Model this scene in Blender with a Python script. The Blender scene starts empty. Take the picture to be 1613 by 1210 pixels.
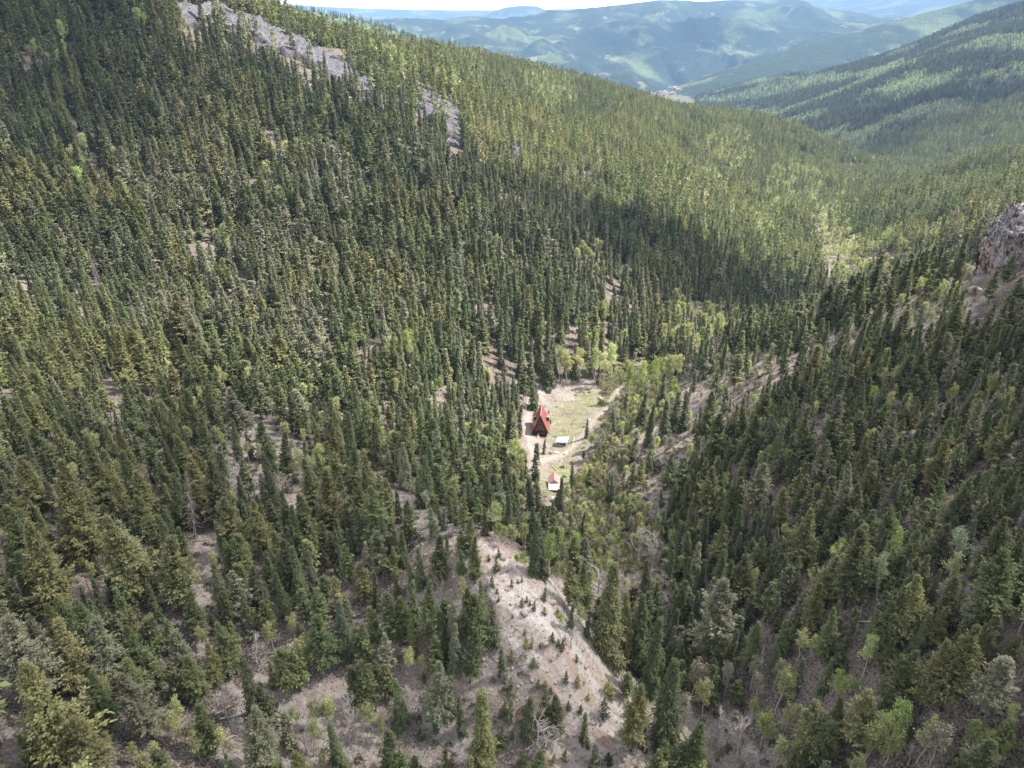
import bpy, bmesh, math, random
import numpy as np
from mathutils import Matrix, Vector

# ------------------------------------------------------------------ camera, sky, sun, exposure
sc = bpy.context.scene
COL = sc.collection
PW, PH, F = 1613.0, 1210.0, 1118.0        # the photograph's size and focal length in its pixels
CAMH, PITCH = 158.0, math.radians(27.6)
SP, CP = math.sin(PITCH), math.cos(PITCH)
cam_d = bpy.data.cameras.new("camera")
cam = bpy.data.objects.new("camera", cam_d)
COL.objects.link(cam)
cam.location = (0, 0, CAMH)
cam.rotation_euler = (math.pi / 2 - PITCH, 0, 0)
cam_d.sensor_width = 36.0
cam_d.lens = 36.0 * F / PW
cam_d.clip_start = 1.0
cam_d.clip_end = 60000
sc.camera = cam

SUN_EL, SUN_AZ = math.radians(54), math.radians(80)      # azimuth from +Y (ahead) towards +X (right)
world = bpy.data.worlds.new("World")
sc.world = world
world.use_nodes = True
wn = world.node_tree
bg = wn.nodes["Background"]
sky = wn.nodes.new("ShaderNodeTexSky")
sky.sky_type = 'NISHITA'
sky.sun_disc = False
sky.sun_elevation = SUN_EL
sky.sun_rotation = SUN_AZ
sky.altitude = 2700
sky.air_density = 1.0
sky.dust_density = 2.0
# part of the sky is bright cloud
wtc = wn.nodes.new("ShaderNodeTexCoord"); wno = wn.nodes.new("ShaderNodeTexNoise"); wno.inputs["Scale"].default_value = 2.2; wno.inputs["Detail"].default_value = 5
wmp = wn.nodes.new("ShaderNodeMapping"); wmp.inputs["Scale"].default_value = (1, 1, 3.0)
wn.links.new(wtc.outputs["Generated"], wmp.inputs[0]); wn.links.new(wmp.outputs[0], wno.inputs["Vector"])
wrp = wn.nodes.new("ShaderNodeValToRGB"); wrp.color_ramp.elements[0].position = .3; wrp.color_ramp.elements[0].color = (.45, .45, .45, 1); wrp.color_ramp.elements[1].position = .65; wrp.color_ramp.elements[1].color = (.95, .95, .95, 1)
wn.links.new(wno.outputs["Fac"], wrp.inputs[0])
wmx = wn.nodes.new("ShaderNodeMix"); wmx.data_type = 'RGBA'
wn.links.new(wrp.outputs[0], wmx.inputs[0]); wn.links.new(sky.outputs[0], wmx.inputs[6]); wmx.inputs[7].default_value = (6.2, 6.3, 6.5, 1)
wsep = wn.nodes.new("ShaderNodeSeparateXYZ"); wn.links.new(wtc.outputs["Generated"], wsep.inputs[0])
whz = wn.nodes.new("ShaderNodeMapRange"); whz.inputs["From Min"].default_value = .0; whz.inputs["From Max"].default_value = .22; whz.inputs["To Min"].default_value = 1.0; whz.inputs["To Max"].default_value = 0.0
wn.links.new(wsep.outputs[2], whz.inputs["Value"])
wm2 = wn.nodes.new("ShaderNodeMix"); wm2.data_type = 'RGBA'      # brighter cloud bank along the horizon
wn.links.new(whz.outputs[0], wm2.inputs[0]); wn.links.new(wmx.outputs[2], wm2.inputs[6]); wm2.inputs[7].default_value = (13, 11.5, 10.5, 1)
wn.links.new(wm2.outputs[2], bg.inputs[0])
bg.inputs[1].default_value = 0.13
sun_d = bpy.data.lights.new("sun", 'SUN')
sun_d.energy = 5.0
sun_d.angle = math.radians(0.5)
sun_d.color = (1.0, 0.95, 0.87)
sun = bpy.data.objects.new("sun", sun_d)
COL.objects.link(sun)
SDIR = Vector((math.sin(SUN_AZ) * math.cos(SUN_EL), math.cos(SUN_AZ) * math.cos(SUN_EL), math.sin(SUN_EL)))
sun.rotation_euler = SDIR.to_track_quat('Z', 'Y').to_euler()
sun.location = (0, 0, 900)
sc.view_settings.view_transform = 'Standard'
sc.view_settings.look = 'None'
sc.view_settings.exposure = 1.08
HAZE = 0.000055
sc.cycles.max_bounces = 4
sc.cycles.diffuse_bounces = 2
sc.cycles.glossy_bounces = 1
sc.cycles.transparent_max_bounces = 8
sc.cycles.volume_bounces = 1

# ------------------------------------------------------------------ terrain shape (plain numpy)
rng = np.random.RandomState(7)

def ray(px, py):
    u = (np.asarray(px, float) - PW / 2) / F
    v = (PH / 2 - np.asarray(py, float)) / F
    return u, CP + v * SP, -SP + v * CP

def world_at(px, py, zc):
    dx, dy, dz = ray(px, py)
    return dx * zc, dy * zc, CAMH + dz * zc

def project(x, y, z):
    dz = z - CAMH
    depth = y * CP - dz * SP
    vv = y * SP + dz * CP
    depth = np.maximum(depth, 1e-3)
    return PW / 2 + F * x / depth, PH / 2 - F * vv / depth, depth

def _hash(ix, iy, s):
    h = (ix * 374761393 + iy * 668265263 + s * 974711) & 0x7fffffff
    h = ((h ^ (h >> 13)) * 1274126177) & 0x7fffffff
    return ((h ^ (h >> 16)) & 0xffff) / 65535.0

def vnoise(x, y, s=0):
    ix = np.floor(x).astype(np.int64); iy = np.floor(y).astype(np.int64)
    fx = x - ix; fy = y - iy
    fx = fx * fx * (3 - 2 * fx); fy = fy * fy * (3 - 2 * fy)
    a = _hash(ix, iy, s); b = _hash(ix + 1, iy, s); c = _hash(ix, iy + 1, s); d = _hash(ix + 1, iy + 1, s)
    return (a + (b - a) * fx) * (1 - fy) + (c + (d - c) * fx) * fy

def fbm(x, y, o=4, s=0):
    t = 0; a = 1.0; n = 0
    for k in range(o):
        t = t + a * vnoise(x * 2 ** k, y * 2 ** k, s + k * 17); n += a; a *= .5
    return t / n

# measured points of the ground: photo pixel and distance along the view axis
GP = """50,1200,95 400,1200,112 700,1200,122 900,1200,128 1100,1200,132 1350,1200,112 1600,1200,98 -150,1200,90 -150,900,120 -150,600,200
-150,300,340 1760,1200,90 1760,900,105 1760,600,150 50,1000,115 300,1000,128 550,1000,132 750,1000,129 880,1020,127 985,1062,148 1040,1150,131 1150,1000,152
1300,1000,130 1560,1000,108 50,860,140 300,860,150 500,860,152 650,860,144 750,860,136 870,915,142 800,815,195 860,870,190
930,900,205 1000,860,220 1100,860,205 1250,860,160 1400,860,140 1580,860,124 50,700,185 300,700,197 500,700,207 650,740,195
750,740,220 800,780,222 820,700,287 851,690,297 900,700,290 880,770,255 1000,700,270 1100,750,232 1250,700,195 1400,700,175 1580,700,152
50,600,222 300,600,250 500,600,275 700,600,300 860,620,340 920,640,322 950,640,320 1000,575,378 1100,620,292 1190,600,262
1300,580,240 1450,580,205 1590,560,185 1210,535,335 1300,515,300 1400,482,270 1530,440,242 1610,425,225 1760,380,200
1400,515,430 1550,475,430 1300,535,440 50,500,275 250,500,300 500,500,320 700,500,350 900,500,378 1050,500,430 1180,507,458
50,400,325 250,400,350 500,400,368 700,400,400 900,400,435 1100,400,512 1230,430,560 1320,400,675 1480,350,600 1600,330,560
50,300,370 250,300,400 500,300,432 700,300,485 900,300,565 1100,300,705 1220,320,830 1290,330,880 1250,290,940 1400,310,800
50,200,410 250,200,440 500,200,485 700,200,575 900,200,770 1100,200,1060 1250,235,1150 1480,294,860 1620,274,760 1620,236,830 1500,262,920 1400,298,1010
50,100,440 250,100,480 450,100,545 620,100,650 800,125,880 50,10,475 250,10,530 400,32,700 500,66,800 595,78,920 720,94,1060
800,108,1160 900,139,1300 1000,179,1380 1100,189,1370 1200,191,1340 1300,228,1240 1360,262,1180 1400,291,1090
-150,0,450 -150,-200,520 200,-150,620
380,80,1050 560,125,1350 720,150,1500 900,190,1800 1050,235,1900 1200,245,1750 1320,272,1450 1620,300,1000 1500,300,1050
300,60,2500 600,110,2600 900,170,2700 1090,175,3000 1030,152,3900 700,130,4500 300,90,4600 1090,156,3700
1400,262,1350 1500,240,1400 1600,235,1300 1350,205,1800 1450,180,1680 1600,180,1500 1250,165,2500 1350,130,2400 1450,100,2200
1600,100,1850 1600,50,2150 1433,84,2700 1532,32,2800 1613,8,2900 1760,-60,2800 1315,110,3000 1213,124,3400 1150,140,3600 1800,100,1700 1800,200,1250
1800,0,2400 1433,125,3400 1532,90,3600 1650,60,3800 1315,140,3700"""
_g = np.array([[float(t) for t in p.split(',')] for p in GP.split()])
_gx, _gy, _gz = world_at(_g[:, 0], _g[:, 1], _g[:, 2])
_ex = np.array([(-60, -60, 95), (60, -60, 95), (0, 30, 62), (-90, 0, 92), (90, 0, 98), (200, 60, 140), (-220, 60, 130), (0, -150, 120), (400, 150, 230), (500, 400, 190), (900, 600, 260), (-500, 300, 250), (-900, 800, 350)], float)
_gx = np.r_[_gx, _ex[:, 0]]; _gy = np.r_[_gy, _ex[:, 1]]; _gz = np.r_[_gz, _ex[:, 2]]

def warp(x, y):
    r = np.sqrt(x * x + (y + 200.0) ** 2)
    return np.arctan2(x, y + 200.0) * 1.15, np.log(r)

_ga, _gb = warp(_gx, _gy)
def _k(r2):
    return 0.5 * r2 * np.log(r2 + 1e-12)
_n = len(_ga)
# heights are solved as height / distance so that far relief does not swamp near relief
_gs = np.exp(_gb)
_A = np.zeros((_n + 3, _n + 3))
_A[:_n, :_n] = _k((_ga[:, None] - _ga) ** 2 + (_gb[:, None] - _gb) ** 2) + np.eye(_n) * 2e-4
_P = np.c_[np.ones(_n), _ga, _gb]
_A[:_n, _n:] = _P; _A[_n:, :_n] = _P.T
_w = np.linalg.solve(_A, np.r_[(_gz - CAMH) / _gs, 0, 0, 0])

def tps(x, y):
    a, b = warp(x, y)
    sh = a.shape; a = a.ravel(); b = b.ravel()
    out = np.empty(len(a))
    for i in range(0, len(a), 40000):
        aa = a[i:i + 40000]; bb = b[i:i + 40000]
        K = _k((aa[:, None] - _ga) ** 2 + (bb[:, None] - _gb) ** 2)
        out[i:i + 40000] = K @ _w[:_n] + _w[_n] + _w[_n + 1] * aa + _w[_n + 2] * bb
    return (out * np.exp(b)).reshape(sh) + CAMH

def crest(pts):
    p = np.array(pts, float)
    return np.c_[np.array(world_at(p[:, 0], p[:, 1], p[:, 2])).T]

CRESTS = [
    (crest([(1060, 158, 3900), (1076, 146, 4000), (1163, 110, 4300), (1228, 87, 4600), (1323, 57, 4900), (1437, 28, 5200), (1540, 0, 5400), (1700, -60, 5400)]), .36, 60, 31),
    (crest([(200, 60, 7800), (400, 45, 7800), (560, 33, 7800), (640, 28, 7600), (700, 31, 7600), (735, 25, 7500), (800, 30, 7600), (870, 20, 7800), (1000, 5, 8000), (1040, 0, 8000),
            (1120, 3, 8200), (1180, 2, 8200), (1240, -1, 8300), (1300, 14, 8400), (1370, 25, 8600), (1430, 28, 8800), (1550, 30, 9000), (1750, 10, 9000)]), .145, 230, 57),
    (crest([(740, 45, 13500), (755, 31, 13500), (775, 20, 13500), (795, 12, 13500), (820, 9, 13500), (845, 10, 13500), (862, 17, 13500), (900, 32, 13500)]), .2, 40, 77),
    (crest([(420, 20, 15500), (520, 32, 15500), (560, 29, 15500), (600, 20, 15500), (640, 24, 15500), (690, 27, 15500), (740, 27, 15500), (900, 30, 15500)]), .2, 40, 91),
    (crest([(330, -12, 2300), (400, 5, 2300), (440, 10, 2300), (500, 19, 2350), (560, 32, 2400), (600, 42, 2400), (660, 62, 2450), (760, 100, 2500)]), .33, 12, 13),
]

def height(x, y, rough=True):
    x = np.asarray(x, float); y = np.asarray(y, float)
    z = tps(x, y)
    d0 = np.sqrt(x * x + y * y)
    for C, sl, ns, sd in CRESTS:
        best = np.full(x.shape, 1e9); bz = np.zeros(x.shape)
        for i in range(len(C) - 1):
            a = C[i]; b = C[i + 1]; e = b[:2] - a[:2]; L2 = e @ e
            t = np.clip(((x - a[0]) * e[0] + (y - a[1]) * e[1]) / L2, 0, 1)
            d = np.hypot(x - a[0] - t * e[0], y - a[1] - t * e[1])
            m = d < best
            best = np.where(m, d, best); bz = np.where(m, a[2] + t * (b[2] - a[2]), bz)
        sc_ = 1.0 / (ns * 9)
        rid = 1 - np.abs(2 * fbm(x * sc_, y * sc_, 4, sd) - 1) * 2
        h = bz - sl * np.sqrt(best ** 2 + 60 ** 2) + sl * 60 + (rid - .6) * ns * np.clip(best / (ns * 5), 0, 1) + (np.abs(fbm(x / 420, y / 420, 4, sd + 5) - .5) * 2 - .3) * ns * .55 * np.clip(best / 500, 0, 1)
        z = np.maximum(z, h)
    if rough:
        al = (x * .87 - y * .5); ac = (x * .5 + y * .87)
        wg = np.exp(-(((x - 12) / 30) ** 2 + ((y - 95) / 30) ** 2))
        z = z + wg * ((fbm(al / 22 + 40, ac / 4.5 + 40, 3, 15) - .5) * 4.0)
        z = z + (fbm(x / 38, y / 38, 4, 3) - .5) * 5.0 * np.clip((d0 - 40) / 200, .35, 1) + (fbm(x / 5.0, y / 5.0, 3, 9) - .5) * 0.55
    z = np.where(z > 380, 380 + 90 * np.tanh((z - 380) / 90), z)
    return z

# ------------------------------------------------------------------ materials
def mat(name, rough=0.9, spec=0.15):
    m = bpy.data.materials.new(name); m.use_nodes = True
    n = m.node_tree.nodes; b = n["Principled BSDF"]
    b.inputs["Roughness"].default_value = rough
    b.inputs["Specular IOR Level"].default_value = spec
    return m, m.node_tree, b

def N(t, typ, **kw):
    n = t.nodes.new(typ)
    for k, v in kw.items():
        if hasattr(n, k): setattr(n, k, v)
        else: n.inputs[k].default_value = v
    return n

def mixc(t, fac, a, b, mode='MIX'):
    m = t.nodes.new("ShaderNodeMix"); m.data_type = 'RGBA'; m.blend_type = mode
    for s, v in ((m.inputs[0], fac), (m.inputs[6], a), (m.inputs[7], b)):
        if hasattr(v, 'is_linked') or hasattr(v, 'links'): t.links.new(v, s)
        elif isinstance(v, (int, float)): s.default_value = v
        else: s.default_value = (*v, 1) if len(v) == 3 else v
    return m.outputs[2]

def ramp(t, fac, p0, p1, c0=(0, 0, 0), c1=(1, 1, 1)):
    r = t.nodes.new("ShaderNodeValToRGB")
    r.color_ramp.elements[0].position = p0; r.color_ramp.elements[0].color = (*c0, 1)
    r.color_ramp.elements[1].position = p1; r.color_ramp.elements[1].color = (*c1, 1)
    t.links.new(fac, r.inputs[0]); return r.outputs[0]

def noise(t, scale, detail=4, rough=.6, vec=None, dim='3D'):
    n = t.nodes.new("ShaderNodeTexNoise"); n.inputs["Scale"].default_value = scale
    n.inputs["Detail"].default_value = detail; n.inputs["Roughness"].default_value = rough
    if vec: t.links.new(vec, n.inputs["Vector"])
    return n.outputs["Fac"]

def foliage(name, spread=.35, trans=.15):
    m, t, b = mat(name, .75, .2)
    at = N(t, "ShaderNodeAttribute", attribute_name="tint", attribute_type='INSTANCER')
    g = N(t, "ShaderNodeNewGeometry")
    c = t.nodes.new("ShaderNodeTexCoord")
    k = noise(t, 7.0, 3, .6, c.outputs["Object"])
    f = N(t, "ShaderNodeMath", operation='MULTIPLY_ADD'); t.links.new(k, f.inputs[0]); f.inputs[1].default_value = spread * 2; f.inputs[2].default_value = 1 - spread
    ri = N(t, "ShaderNodeMath", operation='MULTIPLY_ADD'); t.links.new(g.outputs["Random Per Island"], ri.inputs[0]); ri.inputs[1].default_value = .6; ri.inputs[2].default_value = .7
    mm = N(t, "ShaderNodeMath", operation='MULTIPLY'); t.links.new(f.outputs[0], mm.inputs[0]); t.links.new(ri.outputs[0], mm.inputs[1])
    vm = N(t, "ShaderNodeVectorMath", operation='SCALE'); t.links.new(at.outputs["Vector"], vm.inputs[0]); t.links.new(mm.outputs[0], vm.inputs["Scale"])
    t.links.new(vm.outputs[0], b.inputs["Base Color"])
    if trans:
        tr = N(t, "ShaderNodeBsdfTranslucent"); t.links.new(vm.outputs[0], tr.inputs[0])
        mx = N(t, "ShaderNodeMixShader"); mx.inputs[0].default_value = trans
        t.links.new(b.outputs[0], mx.inputs[1]); t.links.new(tr.outputs[0], mx.inputs[2])
        t.links.new(mx.outputs[0], t.nodes["Material Output"].inputs[0])
    return m

def plain(name, c, c2=None, scale=4, rough=.85, spec=.2, bump=0):
    m, t, b = mat(name, rough, spec)
    c2 = c2 or tuple(v * .7 for v in c)
    tc = t.nodes.new("ShaderNodeTexCoord")
    k = noise(t, scale, 5, .65, tc.outputs["Object"])
    t.links.new(mixc(t, ramp(t, k, .35, .65), c, c2), b.inputs["Base Color"])
    if bump:
        bp = N(t, "ShaderNodeBump"); bp.inputs["Strength"].default_value = .8; bp.inputs["Distance"].default_value = bump
        t.links.new(k, bp.inputs["Height"]); t.links.new(bp.outputs[0], b.inputs["Normal"])
    return m

M_NEEDLE = foliage("needles", .35, .15)
M_LEAF = foliage("leaves", .25, .35)
M_BARK = plain("conifer_bark", (.10, .075, .06), (.045, .035, .03), 6)
M_PALE = plain("aspen_bark", (.62, .58, .50), (.40, .36, .30), 5)
M_TWIG = plain("bare_twigs", (.62, .55, .52), (.42, .36, .33), 2)
M_DEAD = plain("weathered_dead_wood", (.34, .30, .28), (.16, .13, .12), 3)
M_STONE = plain("scree_stone", (.47, .385, .34), (.29, .22, .20), .6)

# ground: bare rubble, litter, grass, tracks; farther off the tree cover itself colours the hills
m, t, b = mat("ground", .95, .1); M_GROUND = m
tc = t.nodes.new("ShaderNodeTexCoord"); P = tc.outputs["Object"]
a1 = N(t, "ShaderNodeAttribute", attribute_name="cover"); a2 = N(t, "ShaderNodeAttribute", attribute_name="land")
s1 = t.nodes.new("ShaderNodeSeparateColor"); t.links.new(a1.outputs["Color"], s1.inputs[0])
s2 = t.nodes.new("ShaderNodeSeparateColor"); t.links.new(a2.outputs["Color"], s2.inputs[0])
n1 = noise(t, .35, 6, .7, P); n2 = noise(t, .06, 5, .6, P); n3 = noise(t, 1.6, 4, .7, P)
vo = t.nodes.new("ShaderNodeTexVoronoi"); vo.inputs["Scale"].default_value = 1.1; t.links.new(P, vo.inputs["Vector"])
litter = mixc(t, ramp(t, n1, .4, .62), (.082, .068, .055), (.20, .172, .15))
litter = mixc(t, ramp(t, n2, .5, .62), litter, (.25, .20, .178))
stone = mixc(t, ramp(t, n3, .35, .65), (.31, .258, .225), (.54, .475, .43))
stone = mixc(t, ramp(t, n2, .45, .6), stone, (.40, .305, .235))
mpS = N(t, 'ShaderNodeMapping'); mpS.vector_type = 'POINT'; mpS.inputs['Rotation'].default_value = (0, 0, math.radians(30)); t.links.new(P, mpS.inputs[0])
mpT = N(t, 'ShaderNodeMapping'); mpT.inputs['Scale'].default_value = (.04, .33, .04); t.links.new(mpS.outputs[0], mpT.inputs[0])
stk = noise(t, 1.0, 4, .6, mpT.outputs[0])
stone = mixc(t, ramp(t, stk, .42, .52), stone, mixc(t, .55, stone, (.60, .56, .53)))
stone = mixc(t, ramp(t, stk, .60, .66), stone, (.33, .24, .185))
spk = noise(t, 2.6, 3, .8, P)
litter = mixc(t, ramp(t, spk, .54, .64), litter, (.36, .31, .28))
litter = mixc(t, ramp(t, spk, .40, .46), (.05, .04, .03), litter)
stone = mixc(t, ramp(t, spk, .36, .42), (.17, .13, .11), stone)
base = mixc(t, s1.outputs[0], litter, stone)
grass = mixc(t, ramp(t, n1, .35, .65), (.13, .145, .065), (.27, .25, .155))
base = mixc(t, s1.outputs[1], base, grass)
road = mixc(t, ramp(t, n3, .4, .6), (.27, .235, .20), (.36, .315, .28))
base = mixc(t, s1.outputs[2], base, road)
shade = N(t, "ShaderNodeMath", operation='MULTIPLY_ADD'); t.links.new(vo.outputs["Distance"], shade.inputs[0]); shade.inputs[1].default_value = -.5; shade.inputs[2].default_value = 1.15
base = mixc(t, .6, base, mixc(t, 1.0, base, shade.outputs[0], 'MULTIPLY'))
# far tree cover
f1 = noise(t, .02, 6, .65, P); f2 = noise(t, .0022, 5, .55, P); f3 = noise(t, .0009, 4, .5, P); f4 = noise(t, .09, 2, .6, P)
fcol = mixc(t, ramp(t, f1, .35, .65), (.014, .026, .018), (.050, .066, .044))
fcol = mixc(t, ramp(t, f4, .45, .6), fcol, (.028, .045, .02))
asp = mixc(t, ramp(t, f1, .4, .6), (.10, .135, .055), (.17, .205, .085))
pa = N(t, "ShaderNodeMath", operation='MULTIPLY'); t.links.new(ramp(t, f2, .52, .60), pa.inputs[0]); t.links.new(ramp(t, f4, .3, .55), pa.inputs[1])
fcol = mixc(t, pa.outputs[0], fcol, asp)
pb = N(t, "ShaderNodeMath", operation='MULTIPLY'); t.links.new(ramp(t, noise(t, .004, 5, .7, P), .60, .66), pb.inputs[0]); pb.inputs[1].default_value = .7
fcol = mixc(t, pb.outputs[0], fcol, (.30, .27, .18))
fcol = mixc(t, s2.outputs[1], fcol, asp)
meadow = mixc(t, ramp(t, f1, .4, .6), (.13, .14, .08), (.19, .175, .12))
fcol = mixc(t, s2.outputs[2], fcol, meadow)
base = mixc(t, s2.outputs[0], base, fcol)
t.links.new(base, b.inputs["Base Color"])
bp = N(t, "ShaderNodeBump"); bp.inputs["Strength"].default_value = .5; bp.inputs["Distance"].default_value = .2
t.links.new(vo.outputs["Distance"], bp.inputs["Height"]); 
bp2 = N(t, "ShaderNodeBump"); bp2.inputs["Strength"].default_value = 1.0; bp2.inputs["Distance"].default_value = 14.0
fm = N(t, "ShaderNodeMath", operation='MULTIPLY'); t.links.new(f4, fm.inputs[0]); t.links.new(s2.outputs[0], fm.inputs[1])
t.links.new(fm.outputs[0], bp2.inputs["Height"]); t.links.new(bp.outputs[0], bp2.inputs["Normal"])
t.links.new(bp2.outputs[0], b.inputs["Normal"])

# ------------------------------------------------------------------ helpers for objects
def mesh_np(name, v, f, mats=(), mi=None, smooth=False):
    """v (n,3), f: list of face arrays each (m,k) with the same k inside an array"""
    if not isinstance(f, list): f = [f]
    me = bpy.data.meshes.new(name)
    v = np.asarray(v, np.float32)
    me.vertices.add(len(v)); me.vertices.foreach_set("co", v.ravel())
    loops = np.concatenate([a.ravel() for a in f]).astype(np.int32)
    tot = np.concatenate([np.full(len(a), a.shape[1]) for a in f]).astype(np.int32)
    me.loops.add(len(loops)); me.loops.foreach_set("vertex_index", loops)
    me.polygons.add(len(tot)); me.polygons.foreach_set("loop_start", np.r_[0, np.cumsum(tot)[:-1]].astype(np.int32))
    me.polygons.foreach_set("loop_total", tot)
    for m_ in mats: me.materials.append(m_)
    if mi is not None: me.polygons.foreach_set("material_index", np.asarray(mi, np.int32))
    if smooth: me.polygons.foreach_set("use_smooth", np.ones(len(tot), bool))
    me.update(calc_edges=True)
    return me

def link(name, me, parent=None, loc=None, label=None, cat=None, group=None, kind=None):
    o = bpy.data.objects.new(name, me); COL.objects.link(o)
    if parent: o.parent = parent
    if loc is not None: o.location = loc
    for k, v_ in (("label", label), ("category", cat), ("group", group), ("kind", kind)):
        if v_: o[k] = v_
    return o

def in_poly(px, py, poly):
    px = np.asarray(px, float); py = np.asarray(py, float)
    r = np.zeros(px.shape, bool); n = len(poly)
    for i in range(n):
        x1, y1 = poly[i]; x2, y2 = poly[(i + 1) % n]
        c = (y1 > py) != (y2 > py)
        with np.errstate(divide='ignore', invalid='ignore'):
            r ^= c & (px < (x2 - x1) * (py - y1) / ((y2 - y1) or 1e-9) + x1)
    return r

def hit(px, py, far=3500.0):
    """first ground point seen through photo pixels (vectorised)"""
    px = np.atleast_1d(np.asarray(px, float)); py = np.atleast_1d(np.asarray(py, float))
    dx, dy, dz = ray(px, py)
    t = np.full(px.shape, 60.0); done = np.zeros(px.shape, bool); prev = t.copy()
    while True:
        act = ~done & (t < far)
        if not act.any(): break
        z = height(dx[act] * t[act], dy[act] * t[act])
        below = CAMH + dz[act] * t[act] < z
        ia = np.where(act)[0]
        done[ia[below]] = True
        nb = ia[~below]; prev[nb] = t[nb]; t[nb] *= 1.012
    lo = prev.copy(); hi = t.copy()
    for _ in range(10):
        mid = (lo + hi) / 2
        b_ = CAMH + dz * mid < height(dx * mid, dy * mid)
        hi = np.where(b_, mid, hi); lo = np.where(b_, lo, mid)
    return dx * hi, dy * hi, CAMH + dz * hi, done

# ------------------------------------------------------------------ zones of open ground, outlined on the photo and thrown onto the terrain
SCREE = [(742, 845), (792, 858), (850, 895), (900, 925), (925, 985), (990, 1060), (1040, 1110), (1095, 1165), (1100, 1210), (880, 1260), (845, 1150), (855, 1105), (812, 1040), (785, 985), (765, 920), (752, 880)]
SCREE_CORE = [(748, 850), (790, 862), (850, 900), (895, 935), (925, 1000), (985, 1070), (1030, 1120), (960, 1190), (880, 1150), (870, 1100), (830, 1040), (790, 985), (768, 920)]
OPEN = [
    [(520, 1120), (600, 990), (700, 1010), (790, 980), (870, 1110), (850, 1260), (520, 1260)],
    [(590, 740), (650, 790), (690, 800), (760, 860), (740, 990), (640, 960), (660, 850), (600, 790), (560, 745)],
    [(375, 650), (470, 690), (500, 760), (520, 830), (460, 860), (440, 800), (360, 740)],
    [(305, 840), (350, 860), (345, 930), (330, 1000), (370, 1080), (420, 1130), (320, 1060), (300, 940)],
    [(390, 1060), (560, 1080), (600, 1210), (400, 1210), (340, 1190)],
    [(0, 1130), (60, 1150), (70, 1210), (0, 1210)],
    [(95, 900), (175, 915), (160, 960), (100, 950)],
    [(1540, 430), (1530, 520), (1480, 540), (1410, 540), (1350, 545), (1240, 600), (1140, 690), (1060, 760), (1040, 860), (990, 830), (960, 760), (950, 720), (1010, 640), (1080, 590), (1180, 560), (1250, 540), (1340, 530), (1420, 480), (1500, 440)],
    [(1250, 660), (1290, 660), (1310, 700), (1260, 690)],
    [(1430, 690), (1470, 660), (1480, 730), (1450, 740)],
    [(1500, 920), (1550, 920), (1545, 990), (1510, 990)],
    [(870, 880), (1000, 800), (1040, 880), (1060, 950), (960, 1000), (920, 930)],
    [(1050, 1170), (1150, 1100), (1190, 1170), (1160, 1260), (1060, 1260)],
    [(1090, 1160), (1230, 1170), (1230, 1260), (1090, 1260)],
]
CLEAR = [(818, 640), (838, 622), (858, 603), (900, 596), (950, 600), (992, 585), (1000, 610), (962, 650), (945, 690), (908, 735), (892, 790), (862, 812), (858, 770), (842, 755), (822, 730), (812, 690)]
GRASSY = [[(868, 645), (885, 632), (930, 616), (955, 622), (958, 642), (940, 690), (905, 722), (885, 722), (868, 705), (858, 672)], [(846, 745), (905, 712), (900, 745), (888, 790), (872, 800), (850, 770)], [(1520, 430), (1535, 470), (1450, 500), (1350, 520), (1400, 490), (1480, 450)]]
VALLEY = [(1280, 330), (1300, 320), (1345, 370), (1370, 430), (1330, 490), (1285, 500), (1300, 440), (1275, 380)]
WILLOW = [(940, 600), (1000, 570), (1060, 590), (1075, 650), (1000, 690), (985, 760), (1040, 840), (1010, 900), (900, 905), (880, 840), (905, 760), (950, 690)]
TRACK = [[(1125, 1260), (1108, 1205), (1098, 1165), (1075, 1120)],
         [(835, 742), (846, 727), (868, 722), (888, 716), (908, 699), (922, 681), (935, 664), (955, 645)],
         [(955, 645), (985, 600), (1012, 575)], [(846, 727), (834, 700), (829, 670), (833, 648)], [(1296, 480), (1306, 430), (1290, 380), (1283, 340)]]

def seg_dist(px, py, line):
    d = np.full(np.shape(px), 1e9)
    for (x1, y1), (x2, y2) in zip(line, line[1:]):
        L = (x2 - x1) ** 2 + (y2 - y1) ** 2
        u = np.clip(((px - x1) * (x2 - x1) + (py - y1) * (y2 - y1)) / L, 0, 1)
        d = np.minimum(d, np.hypot(px - x1 - u * (x2 - x1), py - y1 - u * (y2 - y1)))
    return d

# ------------------------------------------------------------------ the ground sheet
NA, NR = 760, 1150
_az = np.linspace(math.radians(-62), math.radians(62), NA)
_rr = np.concatenate([np.exp(np.linspace(math.log(95), math.log(1500), 800)), np.exp(np.linspace(math.log(1500), math.log(19000), NR - 799))[1:]])
R2, A2 = np.meshgrid(_rr, _az, indexing='ij')
GX = R2 * np.sin(A2); GY = R2 * np.cos(A2) - 200.0
GZ = height(GX, GY)
idx = np.arange(NA * NR).reshape(NR, NA)
quads = np.stack([idx[:-1, :-1], idx[:-1, 1:], idx[1:, 1:], idx[1:, :-1]], -1).reshape(-1, 4)[:, ::-1]
gpx, gpy, gdep = project(GX, GY, GZ)
dist = np.hypot(GX, GY)

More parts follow.
